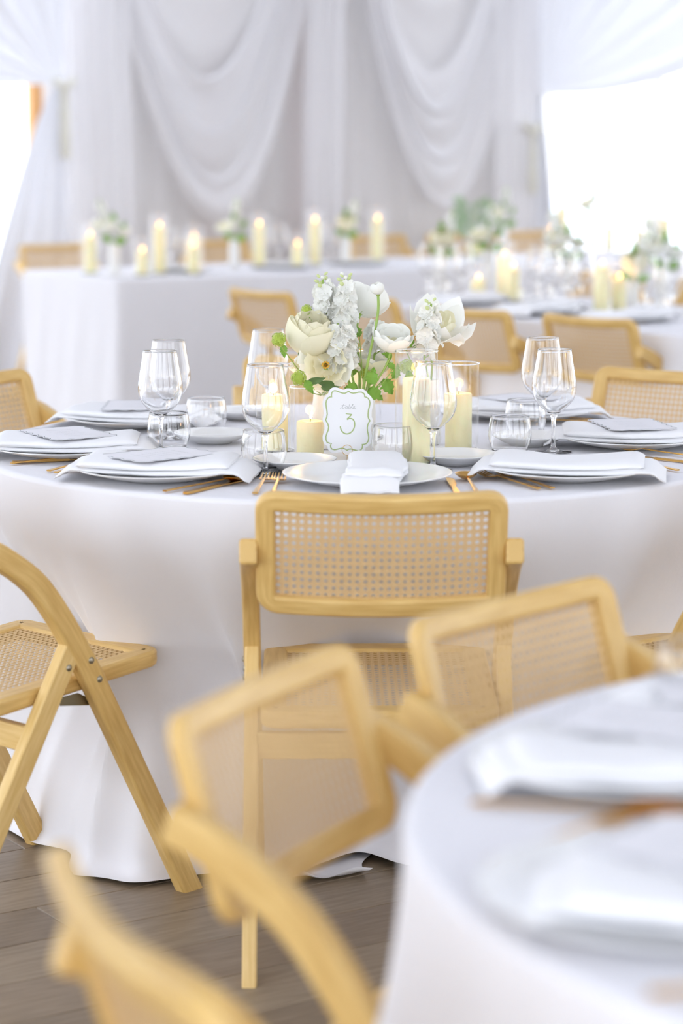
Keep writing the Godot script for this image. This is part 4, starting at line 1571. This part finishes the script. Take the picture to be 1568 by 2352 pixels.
	sprig("dark green leaves low on the left beneath the lisianthus", [[Vector3(-0.07738, 0.957, -4.52), Vector3(0.1, -1, 0.3), 0.026, 0.2], [Vector3(-0.06186, 0.9028, -4.46), Vector3(0.8, 0.1, 0.3), 0.032, 0.4], [Vector3(-0.01472, 0.8942, -4.48), Vector3(-0.6, 0.1, 0.4), 0.034, -0.3], [Vector3(-0.03754, 0.8919, -4.47), Vector3(0.9, -0.1, 0.3), 0.034, 0.6], [Vector3(-0.009917, 0.9039, -4.53), Vector3(0.4, 0.9, 0.1), 0.02, 0.6]], m2, true)
	sprig("bright green lobed leaves beside the top of the number card", [[Vector3(0.05012, 0.8855, -4.5), Vector3(0.7, -0.5, 0.5), 0.036, 0.2], [Vector3(0.05421, 0.8913, -4.5), Vector3(0.2, 1, 0.2), 0.034, -0.3], [Vector3(0.07952, 0.9013, -4.54), Vector3(0.5, -0.9, 0.2), 0.036, 0.3], [Vector3(0.03122, 0.888, -4.5), Vector3(-0.9, 0.0, 0.4), 0.026, 0.1], [Vector3(0.09575, 0.9404, -4.53), Vector3(-0.6, 0.4, 0.4), 0.022, 0.4], [Vector3(0.02992, 0.9293, -4.56), Vector3(-0.2, -0.7, 0.3), 0.026, 0.2]], m1)
	sprig("narrow green leaves on the white bloom's tall stem", [[Vector3(0.03485, 0.9767, -4.56), Vector3(-0.5, 1, 0.2), 0.028, 0.3], [Vector3(0.1008, 0.9205, -4.53), Vector3(-0.7, 0.5, 0.4), 0.02, 0.3], [Vector3(0.0963, 0.8986, -4.55), Vector3(0.5, 0.9, 0.2), 0.03, 0.4]], m1 + Vector3(0.004, 0, 0))


# ---------------------------------------------------------------- the tables behind
func posy(at: Vector3, words: String, kind: int, h := 0.13) -> void:
	# a small vase with two or three blooms and a green sprig
	var v := make_vase(0.024, h)
	v.position = at
	v.set_meta("label", "white vase %s" % words)
	var m := at + Vector3(0, h - 0.014, 0)
	match kind:
		0:
			bloom("rose", "white rose in the vase %s" % words, m + Vector3(-0.035, 0.06, 0.02), Vector3(-0.2, 1, 0.3), rose_layers.slice(0, 3), m)
			bloom("ranunculus", "white ranunculus in the vase %s" % words, m + Vector3(0.03, 0.05, 0.0), Vector3(0.4, 1, 0.2), ran_layers.slice(0, 3), m)
			stock("white stock spike in the vase %s" % words, m + Vector3(-0.06, 0.2, 0), m + Vector3(-0.03, 0.09, 0), 10, 0.02, 3, m)
		1:
			bloom("lisianthus", "white lisianthus in the vase %s" % words, m + Vector3(-0.03, 0.05, 0.02), Vector3(-0.3, 1, 0.4), open_layers.slice(0, 2), m)
			stock("pale stock spike in the vase %s" % words, m + Vector3(0.015, 0.2, 0), m + Vector3(0.0, 0.08, 0), 11, 0.021, 4, m)
		2:
			bloom("peony", "cream peony in the vase %s" % words, m + Vector3(0.0, 0.04, 0.02), Vector3(0.1, 1, 0.4), peony_layers.slice(0, 3), m)
			stock("white stock spike in the vase %s" % words, m + Vector3(0.05, 0.18, 0), m + Vector3(0.025, 0.07, 0), 10, 0.02, 3, m)
	sprig("green leaves in the vase %s" % words, [[m + Vector3(0.01, 0.02, 0.025), Vector3(0.8, 0.2, 0.4), 0.055, 0.2], [m + Vector3(-0.01, 0.02, 0.02), Vector3(-0.6, 0.5, 0.4), 0.05, 0.2], [m + Vector3(0.03, 0.07, 0.01), Vector3(0.7, 0.9, 0.2), 0.045, 0.5], [m + Vector3(0.0, 0.1, 0.01), Vector3(0.1, 1.0, 0.2), 0.05, 0.4]], m)


func build_head_table() -> void:
	var g := "pillar candles in glass on the head table"
	for e in [[Vector3(-1.109, 0.751, -10.62), 0.158, "leftmost on the head table, by the left corner"], [Vector3(-0.8662, 0.751, -10.46), 0.1, "left of a tall one on the head table"], [Vector3(-0.8028, 0.751, -10.62), 0.2, "tall one in the left half of the head table"], [Vector3(-0.6525, 0.751, -10.59), 0.115, "front one of an aligned pair, head table"], [Vector3(-0.6873, 0.751, -11.23), 0.13, "rear one of an aligned pair, head table"], [Vector3(-0.3793, 0.751, -11.08), 0.19, "upright one in the middle of the head table"], [Vector3(-0.2027, 0.751, -11.08), 0.1, "short one in the middle of the head table"], [Vector3(-0.1249, 0.751, -11.3), 0.2, "tall one above the stock's tip on the head table"], [Vector3(0.1713, 0.751, -11.53), 0.2, "tall one right of the flowers on the head table"], [Vector3(0.6914, 0.751, -12.2), 0.105, "low one far back, over the middle table's left end"], [Vector3(1.074, 0.751, -12.34), 0.12, "far back, above the middle table's white blooms"], [Vector3(1.138, 0.751, -12.43), 0.24, "highest one, beside the edge of the bright window"], [Vector3(1.407, 0.751, -12.66), 0.13, "first one before the bright right window"], [Vector3(1.565, 0.751, -12.66), 0.115, "second one before the bright right window"], [Vector3(1.709, 0.751, -12.71), 0.17, "third one before the bright right window"]]:
		candle_at(e[1], e[1] + 0.06, e[0], e[2])
	posy(Vector3(-0.9955, 0.751, -10.52), "at the left corner of the head table", 0, 0.14)
	posy(Vector3(-0.4937, 0.751, -11.08), "second from the left on the head table", 1, 0.13)
	posy(Vector3(0.01867, 0.751, -11.46), "right of the middle of the head table", 2, 0.13)
	posy(Vector3(0.8079, 0.751, -12.03), "far right on the head table, left of the window", 1, 0.16)
	posy(Vector3(1.281, 0.751, -12.29), "on the head table before the bright window", 1, 0.2)
	for e in [[Vector3(-0.7805, 0.751, -10.93), "by the left candles"], [Vector3(-0.2928, 0.751, -11.23), "by the middle candles"], [Vector3(-0.04979, 0.751, -11.46), "by the third vase"]]:
		put(wine, "blurred wine glass on the head table %s" % e[1], e[0], 0.0, "wine glasses on the head table")
	for e in [[Vector3(-0.7314, 0.751, -10.79), "between the left candles"], [Vector3(-0.2689, 0.751, -11.08), "between the middle candles"], [Vector3(0.07418, 0.751, -11.38), "by the right candle"]]:
		put(plate, "blurred white plate on the head table %s" % e[1], e[0])


func build_middle_table() -> void:
	for e in [[Vector3(0.5006, 0.751, -8.81), 0.075, "short one on the left of the middle table"], [Vector3(0.6012, 0.751, -8.903), 0.155, "tall one behind another on the middle table"], [Vector3(0.627, 0.751, -8.81), 0.117, "front one of two overlapping on the middle table"], [Vector3(0.9016, 0.751, -8.327), 0.15, "tall one on the right of the middle table"], [Vector3(0.9669, 0.751, -8.369), 0.105, "right of the tall one, middle table"]]:
		candle_at(e[1], e[1] + 0.06, e[0], e[2])
	posy(Vector3(0.3877, 0.751, -9.456), "at the left end of the middle table", 2, 0.14)
	posy(Vector3(0.5896, 0.751, -9.674), "behind the left candles of the middle table", 1, 0.15)
	posy(Vector3(0.8852, 0.751, -9.456), "in the middle of the middle table", 0, 0.13)
	posy(Vector3(1.142, 0.751, -8.54), "at the right edge on the middle table", 0, 0.14)
	posy(Vector3(1.023, 0.751, -8.453), "right of the two candles on the middle table", 2, 0.1)
	var t := thing("eucalyptus", "big pale grey-green leafy bush blurred before the backdrop on the right", "leaves", Vector3(0.6437, 0.751, -11.69))
	for k in 26:
		var f := k / 25.0
		var a := k * 2.4
		part("leaf", leaf_mesh(0.07, 0.05, 0.0), M["sage"], t, Transform3D(aim(Vector3(cos(a), 0.5, sin(a))), Vector3(0.05 * cos(a), 0.12 + 0.16 * f, 0.05 * sin(a))))
	part("stem", MB.new().tube([Vector3.ZERO, Vector3(0, 0.15, 0), Vector3(0.01, 0.28, 0)], 0.004, 6).mesh(), M["stem"], t)
	for e in [[Vector3(0.3336, 0.751, -9.146), "leftmost"], [Vector3(0.3976, 0.751, -8.903), "second from the left"], [Vector3(0.4631, 0.751, -9.247), "third from the left"], [Vector3(0.7289, 0.751, -8.903), "left of the white blooms"], [Vector3(0.7451, 0.751, -8.584), "just right of the two overlapping candles"], [Vector3(0.8126, 0.751, -8.673), "before the white blooms"], [Vector3(0.8589, 0.751, -8.584), "left of the tall candle"], [Vector3(1.048, 0.751, -8.286), "right of the shorter candle"], [Vector3(1.129, 0.751, -8.165), "by the right edge"]]:
		put(wine, "blurred wine glass on the middle table, %s" % e[1], e[0])
	for e in [[Vector3(0.3535, 0.751, -8.81), "at its left end"], [Vector3(0.6585, 0.751, -8.411), "between the pairs of candles"], [Vector3(0.7655, 0.751, -8.327), "left of the tall candle"], [Vector3(1.044, 0.751, -7.97), "near the right edge"]]:
		put(tumbler, "blurred tumbler on the middle table %s" % e[1], e[0])
	for e in [[Vector3(0.4346, 0.751, -8.673), "at its left end"], [Vector3(0.6649, 0.751, -8.205), "behind the second chair from the right"], [Vector3(0.9414, 0.751, -7.894), "behind the right chair"]]:
		put(plate, "blurred white plate on the middle table %s" % e[1], e[0])
		put(napkin, "blurred folded napkin on the middle table %s" % e[1], e[0], 0.9)
	lay_out(spoon, "blurred gold spoon on the middle table behind the right chair", Vector3(0.9824, 0.751, -7.821), Vector3(1.052, 0.751, -8.086))


# ---------------------------------------------------------------- the table nearest the camera
func build_front_table() -> void:
	var s := [[Vector3(0.274, 0.767, -2.233), 4, 62, "on the front table, farther back", Vector3(0, 0, 0.03), Vector3(0.03, 0, -0.04)], [Vector3(0.2555, 0.767, -1.827), -8, 48, "on the front table, nearest the camera", Vector3(0.035, 0, 0.03), Vector3(0.045, 0, -0.02)], [Vector3(0.412, 0.767, -2.411), -30, 90.0, "at the right edge of the front table", Vector3.ZERO, Vector3.ZERO]]
	for e in s:
		var at: Vector3 = e[0]
		at.y = TOP
		put(plate, "blurred white dinner plate %s" % e[3], at)
		var nk := put(napkin, "blurred folded white napkin on the plate %s" % e[3], at + e[4], deg_to_rad(e[1]))
		nk.scale = Vector3(0.84, 1.0, 0.8)
		put(menu, "blurred sage-edged menu card %s" % e[3], at + e[5] + Vector3(0, 0.0415, 0), deg_to_rad(e[2]))
	lay_out(spoon, "blurred gold spoon lying between the two plates of the front table", Vector3(0.1201, 0.751, -2.126), Vector3(0.2384, 0.751, -2.094))
	lay_out(knife, "blurred gold knife beside the spoon on the front table", Vector3(0.2518, 0.751, -2.109), Vector3(0.3218, 0.751, -2.1))
	lay_out(fork, "blurred gold fork at the front table whose handle points left, by the near plate", Vector3(0.1269, 0.751, -1.947), Vector3(0.1957, 0.751, -2.016))
	lay_out(fork, "blurred fork on the far side of the front table by the right edge", Vector3(0.3284, 0.751, -2.532), Vector3(0.3906, 0.751, -2.506))
	lay_out(knife, "blurred knife on the far side of the front table by the right edge", Vector3(0.3434, 0.751, -2.556), Vector3(0.4021, 0.751, -2.52))
	lay_out(spoon, "blurred gold spoon in the bottom right corner of the front table", Vector3(0.2191, 0.751, -1.632), Vector3(0.2857, 0.751, -1.641))
	put(tumbler, "blurred tumbler at the right edge of the front table", Vector3(0.3723, 0.751, -2.476))
